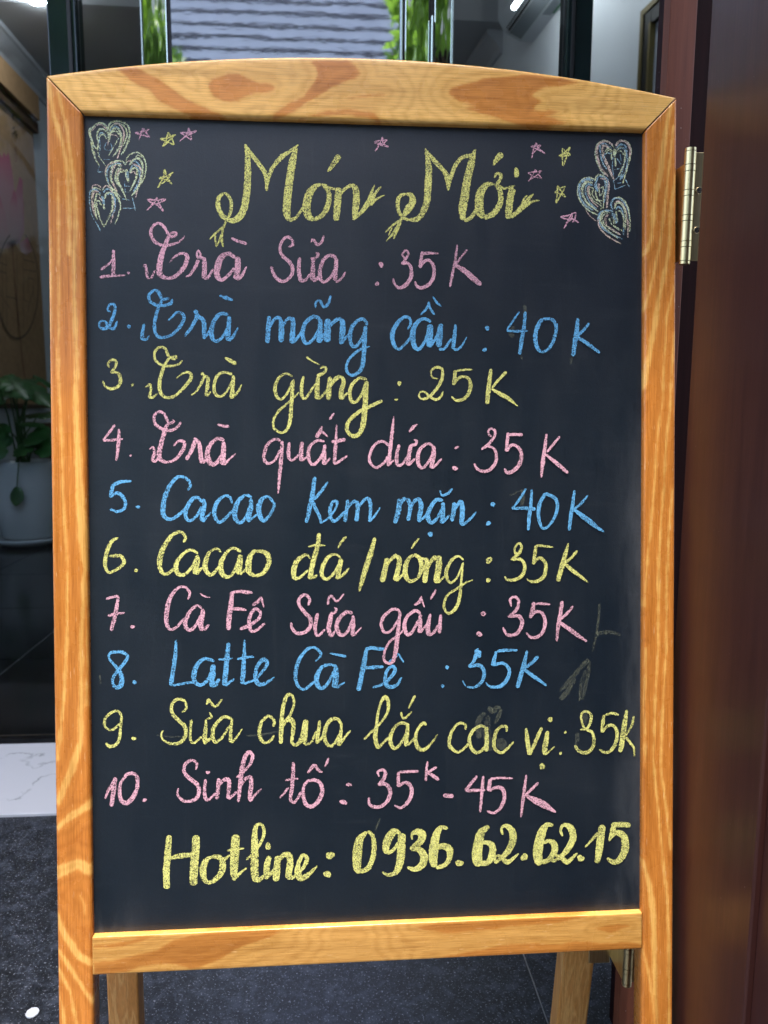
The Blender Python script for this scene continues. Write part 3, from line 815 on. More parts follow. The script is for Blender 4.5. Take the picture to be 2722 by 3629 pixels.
10-16-22-24-22-16-16-16-16-12-6 1442 265 1430 380 1420 490 1400 570 1360 620 1325 620 1305 570 1330 500 1400 450 1460 410 1512 388
10-16-10 1075 168 1100 130 1130 95
14 1608 258 1615 240 1635 235 1640 248 1620 270 1606 262
28 1616 392 1624 392
# 1480 1860
10 494 262 500 240 518 235 524 248 506 270 492 262
14-20-18-14-14-18-22-14 660 248 720 200 735 150 715 130 690 160 690 200 715 200 722 190
14-22-24-26-24-18-12 670 248 730 245 758 290 745 350 700 385 640 390 615 365
24-24 838 145 820 280
14-16-6 838 145 900 150 960 158
16-20-22-26-28-24-16-8 820 275 860 235 900 260 908 310 895 360 855 395 800 400 772 380
12-30-34-28 1068 130 1045 210 1020 300 992 400
14-20-18 1130 182 1090 230 1040 270
20-26-20-6 1040 275 1100 325 1160 370 1210 408
@ pink line 7. Cà Fê Sữa gấu : 35K
# 330 2050
14-16-14 92 145 135 132 180 122
16-24-26-26-16 180 125 168 200 150 290 132 350 135 372
18-20-12 105 265 160 252 225 242
24 278 342 284 342
12-18-16-18-26-32-26-18-16-16 672 150 685 100 650 60 600 70 550 130 525 220 520 310 545 360 590 345 650 280
16-16-22-28-28-20-20-18 770 215 740 190 690 230 655 300 660 345 690 365 730 330 765 260
26-30-34-30 778 215 775 270 762 330 775 370
22-12 785 365 825 325
6-12-8 756 106 790 125 830 136
24-32-34-28 985 92 978 180 965 270 958 365
18-20-24-16 985 98 1040 92 1090 98 1130 100
16-24-12 985 215 1040 215 1088 225
20-22-22-18-20-24-24-24-20-14 1040 360 1110 330 1170 290 1185 240 1150 215 1115 260 1105 320 1120 370 1160 365 1220 315
20-24-18 1130 190 1170 160 1195 130
18-6 1190 135 1212 208
# 920 2050
16-20-20-22-24-24-26-26-24-22-20-12 345 192 355 145 320 115 280 145 282 190 320 240 362 290 355 350 310 385 260 385 230 350 224 310
20-26-24-18-14 412 245 398 310 395 370 415 405 465 360
28-30-32-20 508 250 500 300 490 360 510 415
20-12 510 410 535 370
14-18-16-10 500 248 535 240 545 215 528 205
16-16-18-14-10 484 188 490 140 510 125 548 160 600 108
22-24-28-32-26-20-18 660 245 610 240 560 290 548 350 575 400 620 380 660 290
20-26-24 662 260 665 330 655 405
16-14-8 655 408 690 380 722 345
20-18-20-24-22-18-16-16 1000 270 985 225 940 220 880 270 862 330 885 380 930 370 985 290
18-24-28-30-24-20-18-16-16-16-14-8 992 255 985 340 975 420 965 510 948 580 920 602 885 580 885 520 920 450 985 400 1015 370 1020 360
22-22-24-28-26-20-18 1140 250 1105 228 1050 265 1025 330 1045 395 1080 380 1130 290
22-28-30 1138 255 1138 320 1130 385
16 1135 385 1190 320
18-28-32-20-16 1210 250 1195 320 1195 385 1220 395 1270 330
18-26-26 1285 252 1278 320 1275 388
14-24-12 1095 190 1130 165 1148 125
18-8 1145 140 1168 205
8-18-10 1210 150 1230 115 1250 75
12 1566 250 1585 238 1598 250 1588 262 1570 256
16 1535 400 1552 380 1570 400 1545 405
# 1480 2050
12-18-18-20-22-20 664 200 655 150 690 130 715 160 700 220 640 275
16-26-28-26-24-20-12 655 272 715 265 740 310 720 370 680 400 630 395 605 345
22-28-22 822 165 815 220 795 280
14-18-14 820 180 880 178 940 184
16-20-22-26-24-22-18-10 795 275 840 235 880 245 902 300 890 370 850 412 800 415 768 382
24-28-26-14 1025 158 1010 250 995 340 985 445
14-20-20 1100 195 1060 245 1005 295
22-28-26-14 995 305 1070 355 1130 400 1198 445
@ blue line 8. Latte Cà Fê : 35K
# 330 2230
18-22-20-22-24-18-20-26-32-32-24-18-16-18-20-18 160 165 200 160 245 190 220 240 170 300 140 350 145 395 165 412 195 400 205 350 190 300 150 250 115 210 120 170 150 160 170 160
22 290 376 300 374
14-26-28-28 588 75 582 180 568 290 550 400
12-16-18-16 550 400 610 390 680 378 740 375
20-22-28-36-28-22-22-20 860 225 790 210 740 250 715 320 725 375 765 395 810 360 845 290
34-40-36-40 850 250 848 320 840 370 855 410
28-20 860 405 895 350
24-32-34-34 960 95 950 190 940 300 930 400
24-10 935 398 1000 350
14-20-8 888 215 940 210 990 205
14-26-32-30 1073 75 1070 190 1065 300 1055 388
16-16-18-24-28-22-28-30-24-16-8 1060 388 1140 360 1200 300 1235 240 1205 215 1165 260 1150 330 1165 380 1200 390 1250 365 1285 338
12-20-16 1020 212 1080 200 1140 194
# 920 2230
10-18-18-20-24-28-24-20-18-18 398 228 435 180 400 135 350 135 295 190 262 270 255 350 280 410 320 425 390 370
18-18-24-34-32-22-20-18 550 265 500 250 440 270 405 340 410 390 440 420 485 380 530 290
34-42-38 540 265 540 340 530 415
18-10 545 415 605 372
10-16-18 495 170 560 182 615 192
24-34-32-30 758 140 740 240 720 340 700 435
22-24-24-20 750 142 790 132 840 138 892 140
16-26-20 740 272 800 270 878 265
12-18-22-26-22-20-26-32-28-20-14-8 800 412 860 395 920 350 960 290 940 262 905 290 890 350 905 400 940 408 980 385 1000 350 1010 340
18-20-14 915 232 950 210 985 170
10-16 985 170 1020 235
28 1315 268 1342 270
28 1285 402 1308 402
30-28-22-20 1545 140 1535 180 1515 230 1480 268
20-12 1525 160 1550 135
18-26-26-24-18-10 1485 265 1555 255 1590 300 1575 370 1520 410 1460 405
10 1462 405 1445 380 1440 362
26-20 1560 150 1555 200
# 1480 2230
18-22-16 560 158 620 148 708 148
20-26-30 558 155 545 200 532 260
22-18-20-26-28-26-20-14-10 535 255 590 240 630 255 650 300 630 360 590 400 540 410 500 398 482 375
18-30-32-28 775 150 755 240 730 330 705 415
22-22-20 855 190 805 240 750 280
20-26-22-16 755 285 810 325 860 360 912 400
@ yellow line 9. Sữa chua lắc các vị: 35K
# 330 2430
16-18-18-16-14-16 200 210 180 182 140 185 95 220 80 270 100 305 140 312 190 270
16-18-20-20-24-14 205 205 195 290 188 370 165 415 120 430 88 405
24 286 374 292 374
12-16-18-20-20-24-26-24-20-14-12-8 630 188 660 160 650 110 600 95 560 130 560 190 600 240 650 290 655 350 620 400 560 412 500 385 482 345 500 315
16-18-18-14-14 698 240 690 310 690 380 715 405 770 360
14-24-30-20 800 240 798 300 790 370 795 415
24-16 795 400 840 370
18-20-22-26-26-18-16-16 985 235 930 220 880 260 850 310 850 370 870 400 920 360 970 280
18-22-24 985 235 975 320 975 400
16-14-6 980 405 1020 360 1058 305
12-16-12 805 238 840 220 825 188
12-20-16-12 805 135 820 100 865 148 915 95
# 920 2430
16-22-18-18-26-28-22-16-20-10 95 290 105 250 65 215 20 250 0 310 5 370 40 405 80 385 105 350
16-18-14-18-22-26-30-28 150 270 190 240 225 190 245 120 230 70 200 65 175 120 160 200 155 300 150 410
18-26-34-34-26-22-18-24-34-36 150 300 195 245 220 240 240 270 235 350 230 400 260 420 300 370 330 240
28-36-34-24 328 240 325 310 320 370 320 415
16-14 320 420 365 400 405 320
18-24-26-22 428 245 420 310 410 370 410 410
24-14 410 400 450 355
18-22-28-30-22-18-18 580 270 545 232 495 250 465 310 460 370 490 425 530 410 575 330
16-24-30 580 260 575 340 562 425
20-18-10 565 420 600 370 645 315
12-18-14-18-26-26-18-16-22-30-28-20 740 380 800 320 860 260 905 190 912 120 890 78 860 120 838 200 830 280 820 360 830 420 840 445
18-16 835 445 880 400 915 365
18-20-20-26-28-20-18-16 1060 280 1010 262 960 290 930 350 930 410 960 445 1005 400 1040 330
20-28-28 1050 270 1045 350 1035 430
16 1040 425 1105 370
16-22-18-24-28-26-20-14-8 1180 280 1160 262 1120 310 1105 370 1115 425 1150 455 1185 440 1230 390 1262 345
14-14-16-10 1003 185 1010 220 1030 230 1080 182
10-16-16 1055 160 1080 110 1102 68
16-18-18-18-22-26-24-18-16-16 1460 312 1455 275 1415 265 1370 310 1345 380 1350 430 1400 470 1440 450 1490 400
18-20-26-24-20-16 1600 290 1560 285 1510 320 1485 380 1500 440 1540 475 1590 440 1615 370
24-30-30 1605 290 1610 370 1605 465
# 1480 2430
16-20-18-26-28-26-22-18-20-12 630 325 628 290 590 290 555 330 540 400 550 450 590 475 630 450 680 395
18-30-32-24 768 300 775 370 785 440 790 490
18-24-26-22 795 490 820 430 850 360 880 295
26-36-36-32 920 320 910 390 900 440 900 490
14-8 905 490 935 460 970 430
30 935 240 942 238
22-14 1040 338 1052 320
24-14 1008 488 1018 466
28-10 878 580 885 560
14-14-14-16-18-20-18-10 1185 310 1160 250 1160 200 1190 180 1225 200 1225 250 1200 300 1150 310
18-20-24-26-26-22-16 1190 310 1235 330 1248 390 1230 450 1185 475 1140 460 1112 420
16-20-12 1330 205 1380 195 1425 205
18-26-12 1320 205 1310 260 1300 330
14-20-22-26-26-24-18-12 1305 330 1350 280 1395 290 1412 340 1400 410 1360 465 1320 470 1285 450
16-36-38-34 1480 170 1465 270 1450 370 1435 470
16-16-14 1530 215 1515 280 1475 350
16-20-16-12 1475 360 1510 410 1530 440 1535 500
g30-40-30-20 500 150 530 180 560 155 590 160
g26-30-20 590 165 570 220 545 270
g26-40-50-40 480 190 440 230 430 300 440 370
g30-60-60 500 210 490 320 510 460
g60-80-60 560 380 600 420 620 440
g26-30-20 1130 330 1130 380 1120 440
g26-40-24 1180 170 1185 220 1180 280
@ pink line 10. Sinh tố : 35K - 45K
# 330 2630
12-20-24 85 400 110 340 148 280
28-30-28 158 250 145 350 130 455
18-26-22-26-32-30-24-16-16 220 240 265 220 308 240 315 300 290 380 240 430 200 410 188 340 200 280 240 235
24-20 350 415 380 405
16-18-20-22-26-28-24-20-16-10 728 195 735 150 700 128 655 155 645 210 690 260 745 310 745 380 700 415 640 415 600 370 605 325
18-20-24-18-16 798 262 790 330 795 390 815 410 870 360
22 810 215 816 213
24-26-26 890 255 885 330 875 405
16-24-28-26-22 890 310 930 265 960 270 962 330 955 400
20-16 960 405 1020 350
14-18-18-24-26-28-30-28-18 1015 250 1060 215 1110 160 1130 100 1105 70 1075 110 1055 190 1042 300 1030 425
16-22-28-32-24-16-10 1040 320 1080 260 1115 250 1120 310 1112 370 1115 410 1150 370 1195 330
# 920 2630
20-26-26-22-18 240 140 238 230 230 320 220 400 240 435
18-18 240 435 275 390 295 350
14 180 270 230 262 275 258
12-18 145 395 175 360 205 320
16-20-24-26-28-30-28-26-24-18 355 262 315 310 310 380 330 440 370 455 415 420 445 350 430 290 390 268 345 275
18-22 342 218 365 185 388 155
22-20 388 155 415 195 445 215
10-18-14 462 178 480 140 490 108
18-28 612 302 640 300
14-20 640 290 650 310
16-26 580 420 600 425
20 605 420 615 442
12-16-18-22-26-20 848 245 838 210 870 195 892 215 880 260 840 305
20-26-26-28-24-24-20-14 840 305 890 295 925 340 915 400 870 450 820 460 780 440 775 390
20-24 985 210 982 315
14-18-18 985 212 1050 208 1128 205
20-22-26-28-24-18-12 982 315 1030 285 1070 310 1075 370 1045 430 1000 465 955 445
14-18-16 1190 135 1182 200 1178 275
14-18-12 1255 175 1220 195 1182 220
16-26-18 1185 210 1225 235 1272 268
26-30 1300 376 1375 382
# 1480 2630
18-22-18 422 238 380 290 338 342
16-24-16 340 345 400 340 480 338
18-22-16 465 238 455 360 443 495
18-14-12 515 260 590 252 675 256
26-28 515 260 502 345
18-22-26-26-24-18-14 502 345 555 320 600 330 615 390 590 460 540 500 490 485
12-22-24-14 770 230 758 320 745 420 732 530
20-20-16 855 285 810 330 760 375
20-44-50-30-12 765 375 830 410 890 440 940 470 980 497
@ yellow hotline line Hotline: 0936.62.62.15
# 530 2860
36-44-46-42 140 200 130 320 120 450 122 580
24-36-30 150 362 220 345 300 338
50-54-56-50 332 200 325 320 315 440 312 555
18-34-46-48-36-24 440 348 400 380 380 440 385 500 410 540
24-30-40-44-36-26 410 540 460 520 505 470 520 410 500 360 440 348
16-20-14 490 380 530 370 570 340
54-60-58-40 612 195 605 300 600 410 595 500
26-20-12 590 515 640 470 690 430
14-16-12 550 308 610 298 672 292
12-16-22-22-18-22-44-52-54-46 685 375 740 320 790 250 812 180 800 130 770 120 748 160 745 260 745 360 745 450 755 530
30-24-20 755 530 810 490 840 440
32 835 270 845 285
30-42-44-36 850 345 835 400 830 450 830 510
22 830 500 890 440
40-46-48-44 912 345 905 400 900 460 895 525
20-36-46-46-34 910 390 950 340 990 345 995 410 985 480 1000 510
20-22-26-30-26-26-46-50-36-22-8 1000 510 1060 460 1100 410 1115 360 1085 342 1055 400 1050 460 1070 500 1110 490 1150 455 1190 415
50 1276 340 1284 344
44 1256 474 1264 476
# 1100 2860
20-56-66-60-50-24 400 175 350 230 335 310 330 390 335 440 355 465
30-36-34-28-18 350 460 410 430 445 350 452 270 440 200 405 170
18-52-58-50-28 640 185 590 175 550 230 535 290 545 330
24-24 545 330 590 300 625 250
52-58-56-44-30-24-12 648 185 645 270 640 360 620 440 590 470 550 480 508 460
14-18-44-60-50-34 722 230 720 195 750 175 790 190 780 240 710 300
24-44-56-52-36-16 710 295 770 300 805 350 790 410 740 440 685 425
20-30-46-66-68-60-40 975 150 925 145 890 200 875 290 870 370 880 425
26-30-36-50-44-30 890 430 950 410 985 360 985 300 940 275 890 290
44 1050 395 1060 397
26-56-70-74-66-40 1265 135 1210 180 1190 260 1180 340 1190 395 1210 405
36-40-50-46-28-18 1200 400 1260 390 1290 320 1285 270 1240 250 1190 270
18-18-26-48-52-44-26-20-14-18-30-34-22-12 1362 195 1352 155 1380 130 1425 165 1435 230 1400 310 1340 370 1310 390 1310 350 1340 345 1370 375 1400 388 1440 360 1475 328
42 1510 350 1520 356
# 1480 2860
22-36-62-70-68-60-36 960 128 915 125 880 180 858 260 850 330 860 385 880 395
30-36-46-46-30-20 870 395 930 370 970 310 965 260 930 238 890 255
18-18-26-48-50-44-26-22-16-18-34-36-24-12 1026 205 1012 160 1040 125 1085 150 1100 220 1060 300 1000 360 960 380 955 345 990 345 1030 370 1060 388 1100 355 1130 325
42 1150 360 1160 362
12-18-26 1185 285 1230 235 1280 180
50-54-52-36 1308 125 1295 220 1285 310 1270 395
36-38-34 1370 128 1440 122 1508 128
44-34-14 1390 130 1375 190 1355 240
20-38-52-56-48-36-20 1360 220 1410 180 1460 210 1470 290 1440 360 1390 390 1340 360
@ pink star first from the left edge
# 300 410 4
p16-26-26-22-12 920 192 860 215 800 235 725 245 790 265 860 285 925 305
p20-22-20 925 305 870 240 825 170
p20-18-8 825 170 795 260 770 355
@ yellow star below two pink stars
# 300 410 4
y18 1290 265 1190 310 1070 325
y18 1070 325 1170 370 1270 415
y18 1270 415 1235 320 1185 230
y20 1185 230 1160 340 1105 440
y18 1105 440 1200 350 1290 265
@ pink star right of the small yellow star
# 300 410 4
p24-20 1590 220 1470 240 1355 240
p18 1355 240 1430 290 1515 345
p18 1515 345 1500 260 1475 170
p18-18-8 1475 170 1450 270 1345 365
p18 1590 220 1500 260 1440 290
@ yellow star at left middle
# 300 410 4
y20 1130 755 1120 860 1035 1020
y18 1130 755 1170 870 1240 970
y18 1240 970 1150 910 1050 885
y18 1050 885 1160 860 1260 795
y16 1260 795 1170 900 1060 990
@ pink star above the first Trà
# 300 410 4
p22-18 1155 1185 1010 1195 885 1185
p22 885 1185 950 1230 1040 1270 1115 1355
p18 1115 1355 1060 1250 1020 1155
p18-16 1020 1155 990 1230 880 1345
p16 1155 1185 1060 1235 940 1260
@ pink star between the two title words
# 730 480
10 1250 10 1255 55 1295 82
8 1250 10 1230 60 1200 112
9 1190 45 1240 35 1285 32
8 1285 32 1250 60 1195 52
8 1195 52 1240 70 1295 82
@ pink star right of the title
# 1330 480
9 1138 50 1120 100 1108 165
10 1138 50 1160 95 1205 130
8 1102 75 1140 75 1175 70
7 1175 70 1150 95 1110 130
9 1102 78 1150 100 1205 128
@ yellow star right of the upper pink star
# 1330 480
8 1325 90 1325 140 1330 220
8 1380 80 1360 140 1332 218
8 1325 90 1350 115 1380 140 1300 148
8 1300 148 1340 120 1380 82
7 1380 128 1350 130 1300 142
@ pink star beside the letter i of the title
# 1330 480
7 1134 240 1115 280 1085 325
7 1134 240 1155 275 1182 308
7 1082 265 1130 258 1180 250
7 1180 250 1140 285 1085 322
7 1082 265 1120 290 1182 306
@ lower yellow star
# 1330 480
9 1292 355 1290 410 1280 480
8 1350 358 1320 410 1282 480
8 1292 355 1320 400 1350 438
8 1350 438 1310 415 1268 405
7 1268 405 1300 380 1350 358
@ lowest pink star at right
# 1330 480
9 1395 545 1370 600 1336 658
9 1422 540 1415 590 1395 615
9 1312 575 1360 568 1422 545
8 1312 578 1360 595 1395 590 1442 618
7 1395 545 1390 590 1350 620
@ chalk hearts multicoloured upper left heart
# 300 410 4
y20-24-20-22-20 335 210 290 130 210 100 130 150 80 230 110 360 150 450 185 470
y16-18-20-22-12 100 160 60 210 90 340 110 480 150 600 210 715
y20-28-20-12 330 240 260 190 190 220 180 330 210 470
p14-16 320 200 240 130 170 140 110 220
b14-16-10 300 280 230 240 210 320 220 420 210 560
y14-18-12 310 330 270 260 215 300 190 420 200 560 260 660 300 710
y20-24-22-26-22 340 200 350 120 430 80 540 90 620 150 640 260 610 380 560 490 520 560
y22-20-16 350 230 380 150 460 110 560 150 600 240 580 350 540 430
p16-22-18-14 400 130 470 110 530 170 560 260 545 370 500 500 460 610
b14-18-16 360 220 430 150 490 190 510 280
y24-26-20 360 260 410 190 480 190 520 290 510 400 450 520 400 590
y14-20 350 300 380 240 450 220 500 280
p16-14 330 300 370 270 440 280 480 310
y16-10 490 310 420 430 340 570
y40-44-20 335 230 345 290 345 380
p14 340 350 330 430
b10 310 380 280 470 360 495 390 460 370 390
b8 270 620 370 625
b10 210 715 190 795 260 795
y16-20 100 380 130 500 160 560
@ chalk hearts multicoloured middle left heart
# 300 410 4
y16-20-18-16-18-16 585 700 540 650 460 640 360 680 310 760 310 880 350 980 420 1060 480 1120
p14-22-18-12 540 710 450 670 350 690 300 760 290 840
p26-30-24-20 440 690 390 780 380 880 410 980 460 1080
y24-26-22 520 720 420 680 380 760 370 860 390 960
y20-26-26-16 570 790 500 750 450 790 440 900 480 1000
y18-26-28-14 560 800 500 800 470 880 500 980 550 1090 600 1200
b14-18-12 520 680 430 680 340 740 320 850 340 960
p16-16 560 770 490 770 460 850
y14-16-20-18 590 690 600 600 680 530 770 530 840 600 870 720 850 860 800 970
b16-24-26-20 630 700 700 640 770 700 800 800 770 940 690 1080
p14-20-20-14 600 660 650 640 700 690 790 740 800 860 760 1000 720 1170
y20-30-26-18 640 700 700 620 770 610 820 700 815 830 790 940 740 1050 660 1140
y24-28-18 640 810 680 750 740 750 740 850 700 960 640 1070
p12-14 650 820 700 790 730 850
y14-16 720 590 760 560 820 600
b14-12 640 780 690 700 760 760 780 860
y44-46-20 590 760 605 860 625 950
b30-24 610 790 620 890
b8 570 1000 650 1000
b8 570 1020 580 1080 640 1080
b10 530 1180 640 1195
b10 540 1315 730 1310
b10 670 1150 700 1250 720 1350
b8 570 930 570 1010
y12 420 1040 470 1110 520 1160
@ chalk hearts multicoloured lower left heart
# 300 410 4
p12-16-12 250 1040 190 985 120 990 105 1040
y14-22-16 240 1060 150 1020 110 1080 110 1200 130 1340
b16-20-12-10-14 230 1100 150 1050 90 1060 70 1150 80 1300 120 1450 180 1540 225 1640
p26-30-20 200 1080 130 1080 110 1180 120 1300 150 1420
y18-24-26-14 230 1130 180 1110 150 1200 150 1340 180 1470
y20-14 240 1270 200 1210 160 1200
y14-20-20-14 220 1210 170 1220 190 1360 220 1460 275 1580
y14-18-18-14 250 1060 290 1000 360 1010 420 1080 480 1170 510 1270 490 1380 430 1540
b20-26-20-14 260 1100 320 1040 380 1060 400 1130 470 1220
y26-30-26-14 280 1180 320 1100 390 1120 400 1240 380 1360 330 1470 280 1580
p16-22-20-12 260 1030 310 990 370 1040 410 1150 430 1290 400 1420 370 1530
b16-18-14 300 1130 390 1100 430 1200 430 1320 380 1430
y18-18-14 350 1020 440 1120 500 1230
b36-34-20 245 1140 270 1220 280 1300
y16-22 270 1250 280 1335
p20 210 1150 250 1210
@ chalk hearts multicoloured upper right heart
# 1890 450 4
y22-24-26-22-24 1140 290 1080 220 1000 195 920 240 885 330 890 450 940 580 1010 680
p26-30-28-24 1130 260 1060 210 980 210 920 260 900 360 920 480 970 600 1060 700
b16-24-24-16 1110 300 1020 240 950 260 950 370 980 500 1040 600
p30-36-40-36-20 1100 330 1010 260 980 330 1000 430 1060 560 1110 680 1150 760
y16-20-20 1120 340 1060 300 1010 360
b16-20-22 1110 380 1050 370 1010 400 1000 480
y16-18 1110 360 1060 330 1030 380
y22-26-26-28-24-16 1160 290 1200 220 1280 195 1350 240 1380 340 1360 460 1330 580 1300 680 1270 800
p28-30-26 1160 280 1230 200 1320 220 1370 310 1370 430
b20-24-22-20 1170 310 1230 250 1300 270 1320 360 1300 480 1270 580 1230 760
y18-22-22-16 1180 350 1230 290 1290 320 1300 430 1270 560 1200 710
y16-16 1190 360 1240 340 1280 400
b22-14-14 1200 320 1270 300 1330 400 1320 560 1250 740
b12 1130 430 1120 550 1140 700
b12 1180 440 1220 500 1250 540
b10 1225 380 1245 480
b10 1145 610 1230 590
y60-50-30 1145 310 1150 370 1150 430
y20 1110 380 1105 465
y22 1160 440 1165 560
b12 1140 770 1200 710 1250 690
b12 1130 740 1160 890
b10 1185 800 1260 790
b10 1155 885 1305 825
b12 1300 735 1330 800 1360 855
g50-60-40 1030 640 1100 720 1140 770
@ chalk hearts multicoloured middle right heart
# 1890 450 4
y20-18-16-18-20-16 870 740 780 715 690 750 635 840 630 950 680 1070 770 1170 910 1250
b26-34-36-28-20 850 760 760 740 680 790 650 880 670 1000 740 1110 850 1180
p12-14-14 840 790 740 770 690 850 680 960
y30-36-34-24-16 840 800 760 780 700 850 700 960 760 1070 830 1130 920 1200
b22-26-18-14 850 830 780 810 740 870 750 970 810 1080 900 1160
p26-28-20-14 800 830 770 880 790 980 850 1070 920 1130
y12-16-14-14 850 870 800 860 800 940 850 1040 960 1120 950 1180
y16-18-14 850 870 840 960 890 1030 980 1050
y20-14 880 900 900 1000 970 1100
y16-20-20-20-14 870 770 900 690 960 680 1030 740 1030 860 1000 960 1000 1060 985 1160
b18-24-22-22 880 800 930 700 1000 730 1020 820 1010 930
p26-30-30-26-20 950 730 1040 750 1070 850 1055 960 1050 1060 1040 1150
b16-24-20-18 1000 690 1050 750 1040 860 1020 970 1000 1080
y14-14-12 940 870 990 850 980 940 940 980
b40-34 880 780 890 860 910 920
p40-30 920 800 925 850 930 880
y16-16 930 870 940 980
p8 740 1170 800 1260 900 1340
@ chalk hearts multicoloured lower right heart
# 1890 450 4
b28-34-36-34-24-14 1130 1200 1050 1185 960 1210 925 1280 940 1370 1010 1450 1120 1520 1260 1590
p16-20-20-20-12 920 1300 930 1400 990 1490 1100 1580 1245 1655
y20-24-22-16-14 1100 1220 1000 1200 950 1280 970 1370 1050 1460 1200 1580
p26-28-20-14 1060 1240 1020 1300 1040 1390 1120 1450 1240 1530
y14-20-14-14 1060 1220 980 1270 1000 1370 1080 1440 1200 1520
y16-20-22-20 1070 1290 1110 1370 1180 1430 1260 1470
y14-16 1110 1280 1150 1380
b24-28-26-22-20-16 1130 1180 1100 1100 1140 1020 1220 1010 1290 1080 1340 1180 1365 1290 1370 1480
y14-18-18-16 1150 1010 1220 1000 1300 1060 1350 1180 1370 1340 1360 1490
p28-34-34-30-16 1150 1100 1200 1060 1270 1110 1310 1220 1340 1370 1340 1570
y24-26-24-18 1150 1160 1180 1080 1250 1090 1300 1200 1310 1340 1300 1460
b20-24-22-20-14 1170 1180 1200 1130 1250 1170 1280 1280 1280 1400 1275 1540
y14-20-22 1190 1190 1240 1200 1280 1300 1280 1420
b50-60-56-30 1120 1220 1150 1260 1170 1310 1175 1370
y30 1130 1300 1160 1370
y20 1175 1190 1180 1260 1195 1340
@ faint smeared ghost marks of wiped chalk
# 1480 2230
g30-34-30-20 1210 210 1150 280 1060 380 1010 440
g20-40-30 1120 350 1060 440 1010 500
g26-30-20 1215 220 1210 300 1190 400 1170 500
g20-26-16 1190 290 1160 380 1150 500
g8 1150 430 1145 510
# 1480 2050
g20-18-14 1290 180 1275 340 1240 520
g24-28-20 1260 395 1350 380 1440 400
# 1480 1010
g22-30-12 758 140 762 200 765 215
g20-40-30 680 290 660 340 680 370
g22-10 1090 515 1085 560
g14-10 735 500 740 540
# 1480 1660
g40-30-20 750 150 745 210 735 270
g14-8 650 195 700 170 740 150
# 1100 2860
g10-18 495 78 460 165
# 330 2230
g8-22 48 320 54 385
# 330 2430
g8 450 350 560 362 660 355
g8-14-8 1080 355 1200 345 1330 320

'''
def catmull(P, W, step):
    P = np.array(P, float); n = len(P); out = []; wo = []
    for i in range(n - 1):
        p0 = P[i-1] if i else 2*P[0]-P[1]; p1 = P[i]; p2 = P[i+1]; p3 = P[i+2] if i + 2 < n else 2*P[-1]-P[-2]
        L_ = np.hypot(*(p2 - p1)); k = max(2, int(L_ / step))
        for j in range(k):
            t = j / k; t2 = t*t; t3 = t2*t
            out.append(0.5*((2*p1)+(-p0+p2)*t+(2*p0-5*p1+4*p2-p3)*t2+(-p0+3*p1-3*p2+p3)*t3)); wo.append(W[i]+(W[i+1]-W[i])*t)
    out.append(P[-1]); wo.append(W[-1]); return np.array(out), np.array(wo)
